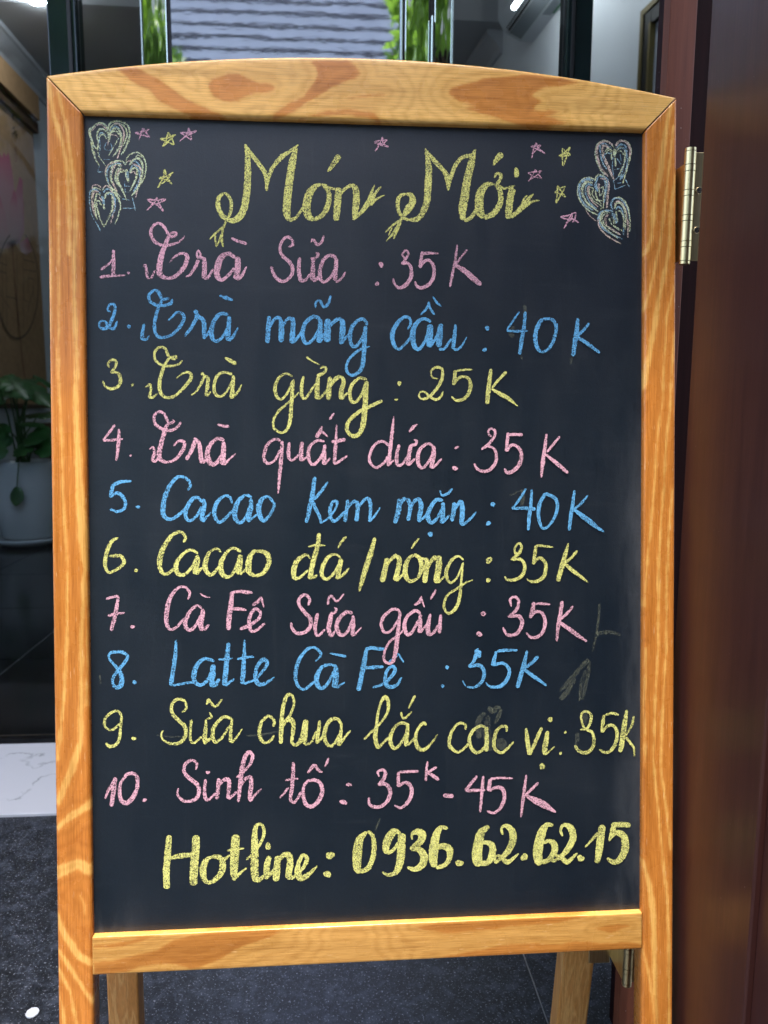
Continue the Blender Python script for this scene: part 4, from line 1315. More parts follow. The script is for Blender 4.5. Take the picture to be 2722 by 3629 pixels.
class Strokes:
    def __init__(s, title, k): s.t = title; s.k = k; s.v = []; s.f = []; s.mi = []; s.ms = []; s.n = 0; s.span = []; s.start = []
    def add(s, pts, ws, mat):
        if mat not in s.ms: s.ms.append(mat)
        mi = s.ms.index(mat)
        pa_ = np.array(pts); ln_ = np.hypot(*(pa_[1:] - pa_[:-1]).T).sum() if len(pts) > 1 else 0
        s.span.append((pa_[:, 0].min() - max(ws) / 2, pa_[:, 0].max() + max(ws) / 2))
        s.start.append((len(s.v), len(s.f)))
        if ln_ < max(ws) * 0.8:                 # a dab of chalk: an uneven round blot
            c_ = pa_.mean(0); q0 = len(s.v); r_ = max(ws) / 2; dd = RECESS - 0.00015 - s.n * 0.000012 - (s.k % 7) * 0.0000017; s.n += 1
            ph = rng.uniform(0, 6.28, 3); d_ = (pa_[-1] - pa_[0])
            s.v.append((c_[0], dd, c_[1]))
            for i in range(18):
                a = 2 * math.pi * i / 18; rr = r_ * (1 + 0.13 * math.sin(2 * a + ph[0]) + 0.10 * math.sin(3 * a + ph[1]) + 0.06 * math.sin(5 * a + ph[2]))
                s.v.append((c_[0] + rr * math.cos(a) + d_[0] * .5 * math.cos(a - 0.0), dd, c_[1] + rr * math.sin(a) + abs(d_[1]) * .5 * math.sin(a)))
            for i in range(18): s.f.append((q0, q0 + 1 + i, q0 + 1 + (i + 1) % 18)); s.mi.append(mi)
            return
        P, W = catmull(pts, ws, 0.0011)
        n = len(P); T = np.gradient(P, axis=0); T /= (np.hypot(*T.T)[:, None] + 1e-9); N = np.c_[-T[:, 1], T[:, 0]]
        base = 0.00015 + s.n * 0.000012 + (s.k % 7) * 0.0000017; s.n += 1
        jl = rng.normal(0, 0.00018, n); jr = rng.normal(0, 0.00018, n)
        # rounded ends
        d0 = np.minimum(np.arange(n), np.arange(n)[::-1]) * 0.0011; R = np.maximum(W / 2, 1e-5)
        cap = np.sqrt(np.clip(1 - (1 - np.clip(d0 / (R * 0.7), 0, 1)) ** 2, 0.12, 1))
        i0 = len(s.v); M5 = 4
        for i in range(n):
            dd = RECESS - base - 0.00001 * i / n
            hw = W[i] / 2 * cap[i]
            a = P[i] + N[i] * (hw + jl[i]); b = P[i] - N[i] * (hw + jr[i])
            s.v.append((a[0], dd, a[1])); s.v.append((b[0], dd, b[1]))
        for i in range(n - 1):
            q = i0 + 2 * i; s.f.append((q, q + 1, q + 3, q + 2)); s.mi.append(mi)
    def build(s):
        nm = 'chalk_star' if 'star' in s.t else 'chalk_heart' if 'heart' in s.t else 'chalk_smudge' if 'ghost' in s.t else 'chalk_writing'
        if nm not in ('chalk_writing', 'chalk_smudge'): return tag(child(nm, s.v, s.f, None, panel, mats=[CHALK[c] for c in s.ms], fmat=s.mi), s.t)
        # one part per written word: strokes whose spans touch belong together
        order = sorted(range(len(s.span)), key=lambda i: s.span[i][0]); cl = []; hi = -9
        for i in order:
            if s.span[i][0] > hi + 0.0085: cl.append([]); hi = -9
            cl[-1].append(i); hi = max(hi, s.span[i][1])
        words = s.t.split(' line ')[-1].split() if ' line ' in s.t else [s.t.split(' with')[0]]
        st = s.start + [(len(s.v), len(s.f))]; col = s.t.split()[0]
        for ci, c in enumerate(cl):
            v = []; f = []; mi = []
            for i in sorted(c):
                (v0, f0), (v1, f1) = st[i], st[i + 1]; off = len(v) - v0
                v += s.v[v0:v1]; f += [tuple(a + off for a in q) for q in s.f[f0:f1]]; mi += s.mi[f0:f1]
            lab = ('%s chalk handwriting reading %s' % (col, words[ci])) if len(words) == len(cl) else '%s chalk handwriting in the line %s' % (col, ' '.join(words))
            if nm == 'chalk_smudge': lab = 'faint smeared mark of wiped chalk'
            tag(child(nm, v, f, None, panel, mats=[CHALK[c_] for c_ in s.ms], fmat=mi), lab)
        pass
cur = None; k = 0
for ln in TR.strip().splitlines():
    ln = ln.strip()
    if not ln: continue
    if ln[0] == '@':
        if cur: cur.build()
        t = ln[2:].replace('chalk hearts ', '').replace('ghost ', 'ghost '); k += 1; cur = Strokes(t, k)
        dc = {'p': 'p', 'b': 'b'}.get(t[0], 'y') if not t.startswith('lowest') else 'p'; continue
    if ln[0] == '#':
        q = ln[1:].split(); ox, oy = float(q[0]), float(q[1]); scl = float(q[2]) * 0.99940 if len(q) > 2 else 1.99880; continue
    q = ln.split(); ws = q[0]; c = dc
    if ws[0].isalpha(): c = ws[0]; ws = ws[1:]
    if 'heart' in cur.t: c = c.upper() if c in 'ypb' else c
    wl = [float(x) for x in ws.split('-')]; xy = [float(x) for x in q[1:]]
    pp = [buv(ox + xy[i] / scl, oy + xy[i+1] / scl, -RECESS) for i in range(0, len(xy), 2)]
    pp = [(a, b + V0) for a, b in pp]; n = len(pp)
    W = np.interp(np.arange(n), np.linspace(0, n - 1, len(wl)), wl) / scl / 3480.0
    cur.add(pp, W, c)
cur.build()

# ---------------------------------------------------------------- ground
def slab_grid(root_name, piece, xs, ys, z, mat, joint, kind_label=None, th=0.02):
    vs = boxv(xs[0] - 0.002, xs[-1] + 0.002, ys[0] - 0.002, ys[-1] + 0.002, z - 0.05, z - 0.003)
    r = mesh_obj(root_name, vs, BF, joint); tag(r, kind='structure')
    for i in range(len(xs) - 1):
        for j in range(len(ys) - 1):
            g = 0.0012 if mat is GRANITE else 0.0022
            o = bevel_box(piece, (xs[i]+g, xs[i+1]-g, ys[j]+g, ys[j+1]-g, z - th, z), mat, None, bev=0.0006, seg=1)
            o.parent = r
    return r
street = mesh_obj('street', [(-400,-400,-0.16),(400,-400,-0.16),(400,400,-0.16),(-400,400,-0.16)], [(0,1,2,3)], ASPHALT); tag(street, kind='structure')
XS = [0.25 + 0.66 * i for i in range(-6, 5)]; XS = XS[:]
slab_grid('pavement', 'granite_slab', XS, [-2.5, -1.84, -1.18, -0.52, 0.14, 0.80], 0.0, GRANITE, GROUT)
thr = mesh_obj('threshold', boxv(XS[0], XS[-1], 0.803, 1.137, -0.05, -0.004), BF, GROUT); tag(thr, kind='structure')
for i in range(0, len(XS) - 1, 2):
    o = bevel_box('marble_slab', (XS[i] + .001, XS[min(i+2, len(XS)-1)] - .001, 0.802, 1.138, -0.02, 0.004), MARBLE, None, 0.001, 1); o.parent = thr
XI = [x for x in XS if -2.6 < x < 2.0]
slab_grid('floor', 'floor_tile', XI, [1.14 + 0.66 * i for i in range(0, 10)], 0.0, BLACKTILE, GROUT)
mesh_obj('foundation', boxv(-3.8, 3.2, -2.6, 8.2, -0.16, -0.055), BF, CONCRETE)['kind'] = 'structure'
p = on_z(115, 3592, 0.0)
bm_v = [(p[0] + 0.0085*math.cos(a*math.pi/8)*(1+0.05*math.sin(3*a)), p[1] + 0.009*math.sin(a*math.pi/8), zz) for zz in (0.0005, 0.002) for a in range(16)]
o = mesh_obj('bottle_cap', bm_v, [tuple(range(16, 32))] + [(i, (i+1)%16, 16+(i+1)%16, 16+i) for i in range(16)], CHIP)
tag(o, 'small round white disc lying on the dark granite left of the chalkboard', 'litter')
# ---------------------------------------------------------------- room behind the glass
ZS0 = 4.5; RY0, RY1 = 1.14, 7.0; LX = -2.10; CZ = 2.86
def structure(name, vs, fs, mat): o = mesh_obj(name, vs, fs, mat); tag(o, kind='structure'); return o
structure('left_wall', boxv(LX - 0.12, LX, 0.9, RY1, 0, 4.3), BF, WALLWHITE)
structure('back_wall', boxv(LX, 2.0, RY1, RY1 + 0.12, 0, 4.3), BF, WALLGREY)
pc = on_x  # right wall runs at a slight angle
ra = math.radians(6.2); RW0 = np.array([1.386, 1.04]); RD = np.array([-math.sin(ra), math.cos(ra)]); RN = np.array([-math.cos(ra), -math.sin(ra)])
def rw(s, n, z): q = RW0 + RD * s + RN * n; return (q[0], q[1], z)
def rwbox(s0, s1, n0, n1, z0, z1): return [rw(s0,n0,z0), rw(s1,n0,z0), rw(s1,n1,z0), rw(s0,n1,z0), rw(s0,n0,z1), rw(s1,n0,z1), rw(s1,n1,z1), rw(s0,n1,z1)]
BF2 = [tuple(reversed(f)) for f in BF]
structure('right_wall', rwbox(-0.02, 6.3, -0.12, 0.0, 0, 4.3), BF2, WALLWHITE)
def on_rw(px, py, n=0.0):
    d = ray(px, py); nn = np.array([RN[0], RN[1], 0]); o = np.array([*RW0, 0]) + nn * n
    k = ((o - CAM) @ nn) / (d @ nn); q = CAM + d * k; return float((q[:2] - RW0) @ RD), float(q[2])
s_c, z_c = on_rw(1783, 107)
print('ceiling corner at', s_c, z_c)
CZR = z_c
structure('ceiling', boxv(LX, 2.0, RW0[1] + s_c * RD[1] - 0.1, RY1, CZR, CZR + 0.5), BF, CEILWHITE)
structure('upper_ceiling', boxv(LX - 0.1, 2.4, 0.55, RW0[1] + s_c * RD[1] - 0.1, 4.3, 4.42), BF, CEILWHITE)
structure('facade_wall', boxv(-3.4, 3.0, 0.75, 0.9, 3.75, 9.0), BF, CONCRETE)
structure('facade_wall', boxv(-5.0, LX - 0.12, 0.75, 0.98, 0, 9.0), BF, CONCRETE)
structure('facade_wall', boxv(1.45, 5.0, 0.75, 0.98, 0, 9.0), BF, CONCRETE)
structure('roof_slab', boxv(-5, 5, 0.9, 7.2, 4.42, 4.6), BF, CONCRETE)
# cornice mouldings along the left and right walls, with small dentil-like ornaments
cz = on_x(70, 277, LX + 0.001)[2]
cor = mesh_obj('cornice', [], [], CORNICE); bpy.data.objects.remove(cor)
def cornice(name, pts_fn, s0, s1, ztop, label):
    prof = [(0.0, -0.13), (0.018, -0.13), (0.022, -0.10), (0.05, -0.065), (0.085, -0.035), (0.10, -0.03), (0.10, 0.0), (0, 0)]
    vs = []; n = len(prof)
    for s in (s0, s1):
        for d, z in prof: vs.append(pts_fn(s, d, ztop + z))
    fs = [(i, (i+1) % n, n + (i+1) % n, n + i) for i in range(n)] + [tuple(range(n))[::-1], tuple(range(n, 2*n))]
    o = mesh_obj(name, vs, fs, CORNICE); tag(o, label, 'cornice'); vs = []; fs = []; s = s0 + 0.2
    while s < min(s1, s0 + 6):
        for k in range(5):
            b = len(vs); h = 0.012 + 0.01 * (k % 2)
            for ds, dd, dz in ((0,0.030,-0.094),(0.022,0.030,-0.094),(0.022,0.074,-0.05-h*.3),(0,0.074,-0.05-h*.3)): vs.append(pts_fn(s + k * 0.035 + ds, dd + 0.010, ztop + dz - 0.004))
            fs.append((b, b+1, b+2, b+3))
        s += 0.34
    q = mesh_obj('ornament', vs, fs, CORNICE, o); q['kind'] = 'stuff'
    return o
cornice('cornice', lambda s, d, z: (LX + d, s, z), 1.2, RY1, CZR - 0.0005, 'grey plaster cornice high on the dark left wall above the hanging scroll')
cornice('cornice', lambda s, d, z: rw(s, d, z), s_c + 0.0, 6.2, CZR - 0.0006, 'grey plaster cornice on the right wall beyond the air conditioner')
o = lathe('ceiling_lamp', [(0.0, -0.025), (0.04, -0.023), (0.05, -0.01), (0.055, 0.0)], (0, 0, 0), LAMP)
q = on_z(130, -8, CZR - .001); o.location = (q[0], q[1], CZR - 0.001); tag(o, 'round lit ceiling lamp at the top left corner above the cornice', 'lamp')

# hanging scroll on the left wall
FARY = None
d_ = on_x(140, 345, LX + 0.05); Y1 = on_x(140, 400, LX + 0.09)[1]
Zt = on_x(140, 345, LX + 0.09)[2]; Zb_ = on_x(140, 427, LX + 0.09)[2]
blind = empty('wall_scroll', (LX, 2.6, 0), 'tan wall hanging printed with a pink lotus and black calligraphy on the left wall', 'wall hanging')
def bchild(name, vs, fs, mat, p=None): return mesh_obj(name, vs, fs, mat, p or blind)
YN = 1.5
bchild('top_valance', boxv(LX + 0.0, LX + 0.09, YN, Y1, Zb_, Zt), BF, FABRIC)
Y2 = on_x(126, 440, LX + 0.05)[1]; Zlow = on_x(165, 1432, LX + 0.03)[2]
bchild('roller', boxv(LX + 0.0, LX + 0.06, YN, Y2 + .02, Zb_ - 0.07, Zb_ - 0.001), BF, FABRICDK)
sheet = bchild('fabric', boxv(LX + 0.02, LX + 0.03, YN, Y2, Zlow, Zb_ - 0.071), BF, FABRIC)
bchild('bottom_bar', boxv(LX + 0.012, LX + 0.045, YN, Y2, Zlow - 0.03, Zlow - 0.001), BF, FABRICDK)
SX = LX + 0.0315
def flatpoly(name, pts, mat, off=0.0):
    vs = [tuple(on_x(x, y, SX + off)) for x, y in pts]; n = len(vs)
    vs2 = vs + [(v[0] - 0.0008, v[1], v[2]) for v in vs]
    return bchild(name, vs2, [tuple(range(n)), tuple(range(n, 2*n))[::-1]] + [(i, (i+1)%n, n+(i+1)%n, n+i) for i in range(n)], mat, blind)
def flatline(name, pls, mat, off=0.0):
    vs = []; fs = []
    for wpx, pts in pls:
        P = [np.array(on_x(x, y, SX + off)) for x, y in pts]; P2 = np.array([(p[1], p[2]) for p in P])
        sc_ = wpx / 2680 * 4.6
        for i in range(len(P2) - 1):
            a, b = P2[i], P2[i+1]; t = (b - a) / (np.hypot(*(b - a)) + 1e-9); nn_ = np.array([-t[1], t[0]]) * sc_ / 2
            q = len(vs); e = i * 0.00004
            for pnt in (a - nn_, a + nn_, b + nn_, b - nn_): vs.append((SX + off + e, pnt[0], pnt[1]))
            fs.append((q, q+1, q+2, q+3))
    return bchild(name, vs, fs, mat, blind)
for k_, pts in enumerate(([(-40,560),(0,545),(8,560),(14,540),(22,556),(30,540),(42,600),(48,640),(60,760),(40,840),(0,860),(-40,860)],
   [(20,860),(40,780),(52,690),(62,660),(70,626),(80,640),(82,720),(80,800),(60,850)],
   [(-40,880),(-10,860),(50,870),(80,800),(84,700),(86,820),(70,860),(30,880)],
   [(-40,640),(-5,680),(20,760),(34,840),(-5,862),(-40,860)], [(36,720),(50,672),(60,700),(66,770),(50,850),(40,850)],
   [(70,862),(98,842),(114,890),(92,905),(76,890)])):
    flatpoly('lotus_petal', pts, PETAL, 0.0004 + k_ * 0.0003)
flatline('lotus_stem', [(5, [(44,862),(50,960),(58,1060),(70,1180),(80,1280),(88,1340)])], MAROON, 0.003)
flatline('calligraphy', [(4, [(38,373),(46,368),(52,375),(47,382),(40,380)]), (3, [(45,385),(41,400),(50,395),(44,412),(52,408)]), (3, [(40,400),(46,420),(50,425)]), (2.5, [(50,385),(46,424)]),
   (4, [(45,455),(52,451)]), (3, [(42,474),(60,465)]), (3, [(52,460),(50,490)]), (3, [(48,472),(44,485)]), (3, [(56,468),(59,492),(62,470)]), (2, [(54,478),(62,476)])], INK, 0.002)
flatline('seal_print', [(2, [(52,525),(58,522),(60,570),(54,572),(52,525)]), (1.5, [(54,535),(58,534)]), (1.5, [(54,548),(59,546)]), (1.5, [(55,560),(59,559)])], MAROON, 0.002)
cx_, cy_ = 62, 1010
circ = [(cx_ + 74 * math.cos(t), cy_ + 190 * math.sin(t)) for t in np.linspace(-1.2, 1.2 + math.pi, 40)]
lat = [(8, circ)]
for x in (8, 22, 60, 82): lat.append((3, [(x, 900), (x + 2, 1160)]))
for a_ in ((84,920,124,930),(84,955,128,962),(84,1000,84,1060),(100,985,118,988),(118,988,118,1060),(100,985,100,1040),(0,930,22,940),(0,960,22,968),(22,1050,60,1060),(82,1060,100,1070),(0,1040,34,1090),(120,1020,96,1110)):
    lat.append((3, [(a_[0], a_[1]), (a_[2], a_[3])]))
flatline('lattice_medallion', lat, LINEPRINT, 0.001)

# potted plant
pcx, pcy = -1.87, 3.98
pot = empty('plant_pot', (pcx, pcy, 0), 'large white glazed pot on a saucer standing on the black floor at left', 'pot')
lathe('pot_body', [(0.0, 0.045), (0.13, 0.045), (0.145, 0.06), (0.175, 0.25), (0.192, 0.47), (0.196, 0.505), (0.186, 0.51), (0.178, 0.50), (0.172, 0.46)], (pcx, pcy, 0), POT, pot)
lathe('saucer', [(0.0, 0.008), (0.15, 0.008), (0.185, 0.03), (0.195, 0.05), (0.188, 0.052), (0.17, 0.034), (0.0, 0.030)], (pcx, pcy, 0), POT, pot)
lathe('soil', [(0.0, 0.472), (0.10, 0.475), (0.174, 0.463)], (pcx, pcy, 0), SOIL, pot)
plant = empty('monstera_plant', (pcx, pcy, 0.47), 'dark green leafy monstera in the white pot, one leaf hanging down', 'plant')
def leaf(base, tip, width, droop, splits=True, seed=0):
    r_ = random.Random(seed); b = Vector(base); t = Vector(tip); ax = t - b; L_ = ax.length; ax.normalize()
    side = ax.cross(Vector((0, -0.35, 1))).normalized(); up = side.cross(ax)
    n = 14; vs = []; fs = []
    for i in range(n + 1):
        f = i / n; wv_ = width * (math.sin(math.pi * min(1, f * 1.02 + 0.06)) ** 0.65) * (1 - 0.25 * f)
        cut = (0.62 if (splits and i % 4 == 3 and 2 < i < n - 1) else 1.0)
        c_ = b + ax * (L_ * f) - Vector((0, 0, 1)) * droop * f * f
        vs += [c_ + side * wv_ * cut - up * wv_ * .25 + ax * wv_ * .15, c_ + side * wv_ * .5 - up * wv_ * .03, c_, c_ - side * wv_ * .5 - up * wv_ * .03, c_ - side * wv_ * cut - up * wv_ * .25 + ax * wv_ * .15]
    for i in range(n):
        for j in range(4): q = i*5+j; fs.append((q, q+1, q+6, q+5))
    return mesh_obj('leaf', vs, fs, LEAF, plant, smooth=True)
def leaf_px(x0, y0, x1, y1, yb, yt, w_, dr, sd, root=None):
    b = on_y(x0, y0, yb); t = on_y(x1, y1, yt); leaf(b, t, w_, dr, sd not in (9,), sd)
    r0 = Vector((pcx + random.uniform(-.05, .05), pcy + random.uniform(-.04, .04), 0.47)); m_ = (r0 + Vector(b)) / 2 + Vector((0, 0, .05))
    cyl('stalk', r0, m_, 0.006, STEM, plant, 8); cyl('stalk', m_, b, 0.005, STEM, plant, 8, 0.004)
leaf_px(60,1345, 200,1400, 3.95,3.7, 0.085, 0.10, 1); leaf_px(50,1350, -60,1420, 3.95,3.75, 0.09, 0.08, 2); leaf_px(40,1352, 150,1335, 4.1,4.2, 0.075, .02, 3)
leaf_px(120,1330, 230,1370, 4.2,4.3, 0.08, .06, 4); leaf_px(150,1500, 68,1480, 3.9,3.75, 0.085, .05, 5); leaf_px(165,1510, 80,1570, 3.85,3.7, 0.08, .03, 6)
leaf_px(180,1530, 150,1620, 3.9,3.7, 0.09, .02, 7); leaf_px(130,1480, 210,1440, 4.1,4.2, 0.08, .03, 8); leaf_px(10,1500, -30,1640, 3.9,3.7, 0.08, .05, 10); leaf_px(90,1420, 60,1500, 4.15,4.2, 0.05, .05, 12); leaf_px(20,1330, 110,1395, 3.8,3.65, 0.095, .05, 13); leaf_px(120,1560, 40,1600, 3.8,3.7, 0.075, .04, 14); leaf_px(95,1470, 175,1450, 3.9,3.8, 0.07, .04, 15); leaf_px(30,1380, 40,1310, 4.0,4.1, 0.07, .02, 16); leaf_px(-10,1340, 70,1365, 3.75,3.7, 0.08, .04, 17)
pa = Vector(on_y(66, 1645, 3.75)); pb = Vector(on_y(60, 1725, 3.765)); pa2 = Vector((pcx, pcy - .1, .49))
cyl('stalk', pa2, pa, 0.005, STEM, plant, 8); cyl('stalk', pa, pb, 0.004, STEM, plant, 8); leaf(pb, on_y(55, 1800, 3.74), 0.046, 0.0, False, 9)
# low cabinet edge seen behind the plant
ped = bevel_box('side_table', (-1.99, -1.60, 4.55, 4.95, 0.0, 0.72), FABRICDK, None, 0.004); tag(ped, 'dark side table in the shade behind the potted plant', 'table')

# air conditioner on the right wall
ac = empty('air_conditioner', rw(2.4, 0, 2.3), 'white split air conditioner mounted high on the right wall', 'air conditioner')
DEP = 0.20
s_a, z_a = on_rw(1889, 150, 0.0)                # underside meets the wall at the far end
s_f, z_f = on_rw(1826, 138, DEP)
print('ac', s_a, z_a, s_f, z_f)
s_far = s_a; zb = z_a
prof = [(0.0, 0.0), (0.075, -0.004), (0.165, 0.035), (0.205, 0.10), (0.205, 0.25), (0.19, 0.285), (0.0, 0.29)]
sa0, sa1 = s_far, s_far - 0.95
n = len(prof); vs = [rw(sa0, d, zb + z) for d, z in prof] + [rw(sa1, d, zb + z) for d, z in prof]
body = mesh_obj('body', vs, [(i, n+i, n+(i+1)%n, (i+1)%n) for i in range(n)] + [tuple(range(n)), tuple(range(n, 2*n))[::-1]], ACWHITE, ac)
def ac_quad(name, s0, s1, a, b, off, mat):
    pa_, pb_ = np.array(a), np.array(b); t = (pb_ - pa_); nn_ = np.array([t[1], -t[0]]) / np.hypot(*t) * off
    q = [rw(s0, *(pa_ + nn_ + [0, zb])), rw(s1, *(pa_ + nn_ + [0, zb])), rw(s1, *(pb_ + nn_ + [0, zb])), rw(s0, *(pb_ + nn_ + [0, zb]))]
    q2 = [rw(s0, *(pa_ + [0, zb])), rw(s1, *(pa_ + [0, zb])), rw(s1, *(pb_ + [0, zb])), rw(s0, *(pb_ + [0, zb]))]
    return mesh_obj(name, q + q2, [(0,1,2,3),(0,4,5,1),(1,5,6,2),(2,6,7,3),(3,7,4,0)], mat, ac)
ac_quad('outlet_slot', sa0 - 0.04, sa1 + 0.04, (0.150, 0.028), (0.170, 0.042), 0.002, SLOT)
ac_quad('outlet_louver', sa0 - 0.03, sa1 + 0.03, (0.080, -0.001), (0.145, 0.0255), 0.003, ACGREY)
ac_quad('warning_label', sa0 - 0.30, sa0 - 0.50, (0.020, -0.001), (0.068, -0.0036), 0.002, ACGREY)
ac_quad('green_sticker', sa0 - 0.32, sa0 - 0.44, (0.010, -0.0008), (0.019, -0.001), 0.0035, GREENLABEL)
lz = on_rw(1822, 26, DEP + .06)
tube = empty('wall_tube_lamp', rw(sa0 - 0.2, DEP + 0.05, zb + 0.32), 'lit white tube lamp above the air conditioner', 'lamp')
qa = rw(lz[0], DEP + .06, lz[1]); qb = rw(lz[0] - 1.3, DEP + .06, lz[1])
cyl('tube', qa, qb, 0.013, TUBEMAT, tube, 12)
cyl('lamp_holder', (qb[0], qb[1], qb[2] + .03), (qb[0], qb[1], qb[2] + .05), 0.02, ACWHITE, tube, 12)
# framed picture on the right wall
s0_, z0_ = on_rw(2298, 48); s1_, zz_ = on_rw(2345, 70)
pf = empty('framed_picture', rw(s0_ - .3, 0, 1.2), 'black and gold framed picture on the pale right wall beside the wooden jamb', 'picture')
def pf_bar(name, sA, sB, zA, zB, n1, mat): return mesh_obj(name, rwbox(min(sA, sB), max(sA, sB), 0.001, n1, zA, zB), BF2, mat, pf)
sf = s0_; zt = z0_; W_ = 0.75
pf_bar('frame_side', sf, sf - 0.075, 0.9, zt, 0.03, FRAMEBLACK); pf_bar('frame_side', sf - W_ + 0.075, sf - W_, 0.9, zt, 0.03, FRAMEBLACK)
pf_bar('frame_top', sf - 0.0755, sf - W_ + 0.0755, zt - 0.075, zt, 0.029, FRAMEBLACK); pf_bar('frame_bottom', sf - 0.0755, sf - W_ + 0.0755, 0.9, 0.975, 0.029, FRAMEBLACK)
pf_bar('gilt_edge', sf + 0.001, sf - 0.022, 0.895, zt + 0.004, 0.034, FRAMEGOLD); pf_bar('gilt_edge', sf - 0.068, sf - 0.084, 0.97, zt - 0.07, 0.034, FRAMEGOLD)
pf_bar('gilt_edge', sf - 0.0225, sf - W_ + 0.02, zt - 0.018, zt + 0.004, 0.0335, FRAMEGOLD)
pf_bar('picture_sheet', sf - 0.0845, sf - W_ + 0.0755, 0.975, zt - 0.0755, 0.012, PAPER)
vv = [on_rw(x, y, 0.014) for x, y in ((2352,255),(2356,240),(2362,200),(2372,170),(2385,170),(2380,300),(2364,255),(2354,285),(2348,275))]
mesh_obj('painted_shape', [rw(a, 0.0135, b) for a, b in vv], [tuple(range(len(vv)))], ORANGEP, pf)

# ---------------------------------------------------------------- shopfront between threshold and room
SY = 1.16
def edge_x(px, py, y): return float(on_y(px, py, y)[0])
shop = empty('shopfront_glazing', (0, SY, 0), 'glazed shopfront with glossy black posts behind the chalkboard', 'shopfront')
for a, b, c_ in ((162, 243, 264), (2012, 2020, 2105)):
    x0, x1, x2 = edge_x(a, 0, SY), edge_x(b, 0, SY), edge_x(c_, 0, SY)
    o = bevel_box('post', (x0, x2, SY, SY + 0.06, 0.004, 4.3), BLACKMETAL, shop, 0.003)
    xx = x1 if a < 1000 else edge_x(2034, 0, SY)
    bevel_box('glazing_bead', (xx - .004, xx + .004, SY - 0.006, SY - 0.0005, 0.01, 4.28), SLOT, shop, 0.001)
xa = edge_x(264, 0, SY); xb = edge_x(499, 0, SY); xc = edge_x(1605, 0, SY); xd = edge_x(2012, 0, SY); xe = edge_x(2105, 0, SY); xf = edge_x(162, 0, SY)
for a, b in ((LX + .002, xf), (xa, xb), (xc, xd), (xe, 1.365)):
    mesh_obj('glass_pane', boxv(a + .001, b - .001, SY + 0.02, SY + 0.026, 0.006, 4.29), BF, GLASS, shop)
door = empty('steel_framed_door', ((xb + xc) / 2, SY, 0), 'polished steel framed door with a wavy mirror glass pane above the chalkboard', 'door')
DY = SY - 0.03
def dx(px): return edge_x(px, 60, DY)
bevel_box('stile', (dx(503), dx(590), DY, DY + 0.04, 0.006, 4.2), MIRROR, door, 0.002)
bevel_box('stile', (dx(1436), dx(1522), DY, DY + 0.04, 0.006, 4.2), MIRROR, door, 0.002)
bevel_box('stile', (dx(1540), dx(1602), DY, DY + 0.04, 0.006, 4.2), MIRROR, door, 0.002)
bevel_box('edge_trim', (dx(499), dx(502.6), DY - .004, DY + 0.04, 0.006, 4.2), STEELEDGE, door, 0.0006)
bevel_box('edge_trim', (dx(1603), dx(1607), DY - .004, DY + 0.04, 0.006, 4.2), STEELEDGE, door, 0.0006)
bevel_box('edge_trim', (dx(1420), dx(1428), DY - .004, DY + 0.04, 0.006, 4.2), STEELEDGE, door, 0.001)
bevel_box('gasket', (dx(591), dx(601), DY + .006, DY + 0.03, 0.006, 4.2), SLOT, door, 0.001)
bevel_box('gasket', (dx(1429), dx(1435), DY + .006, DY + 0.03, 0.006, 4.2), SLOT, door, 0.001)
bevel_box('gasket', (dx(1523), dx(1539), DY + .010, DY + 0.03, 0.006, 4.2), SLOT, door, 0.001)
pz = on_y(1530, 68, DY)[2]; bevel_box('pull_handle', (dx(1526), dx(1534), DY - .02, DY + 0.006, 1.1, pz), STEELEDGE, door, 0.002)
bevel_box('glass_panel', (dx(601.5), dx(1419.5), DY + 0.012, DY + 0.02, 0.006, 4.2), MIRRORGLASS, door, 0.0)

# ---------------------------------------------------------------- wooden door and jamb at the right
jamb = empty('door_jamb', (0.34, 0.2, 0), 'reddish brown wooden door jamb behind the right edge of the chalkboard', 'door jamb')
JY = 0.118
bevel_box('jamb_post', (edge_x(2376, 60, JY), edge_x(2472, 60, JY), JY, JY + 0.018, 0.0, 2.05), JAMBWOOD, jamb, 0.0015)
bevel_box('rebate', (edge_x(2472, 60, JY) + .0005, 0.3715, JY + 0.020, JY + 0.10, 0.0, 2.05), JAMBSHADE, jamb, 0.001)
structure('facade_wall', boxv(0.372, 5.0, JY + .02, JY + 0.12, 0, ZS0), BF, CONCRETE)
leafdoor = empty('wooden_door', (0.36, 0.10, 0), 'dark red brown lacquered wooden door leaf folded open towards the viewer at right', 'door')
XF = 0.3150; YH = 0.074; YL = 0.047; YG = float(on_x(2665, 3210, XF)[1])
bevel_box('door_stile', (XF, XF + 0.04, YG, YL, 0.012, 2.0), DOORWOOD, leafdoor, 0.002)
bevel_box('door_panel', (XF + 0.006, XF + 0.034, -0.62, YG - 0.0005, 0.012, 2.0), DOORWOOD, leafdoor, 0.001)
bevel_box('door_stile', (XF, XF + 0.04, -0.80, -0.6205, 0.012, 2.0), DOORWOOD, leafdoor, 0.002)
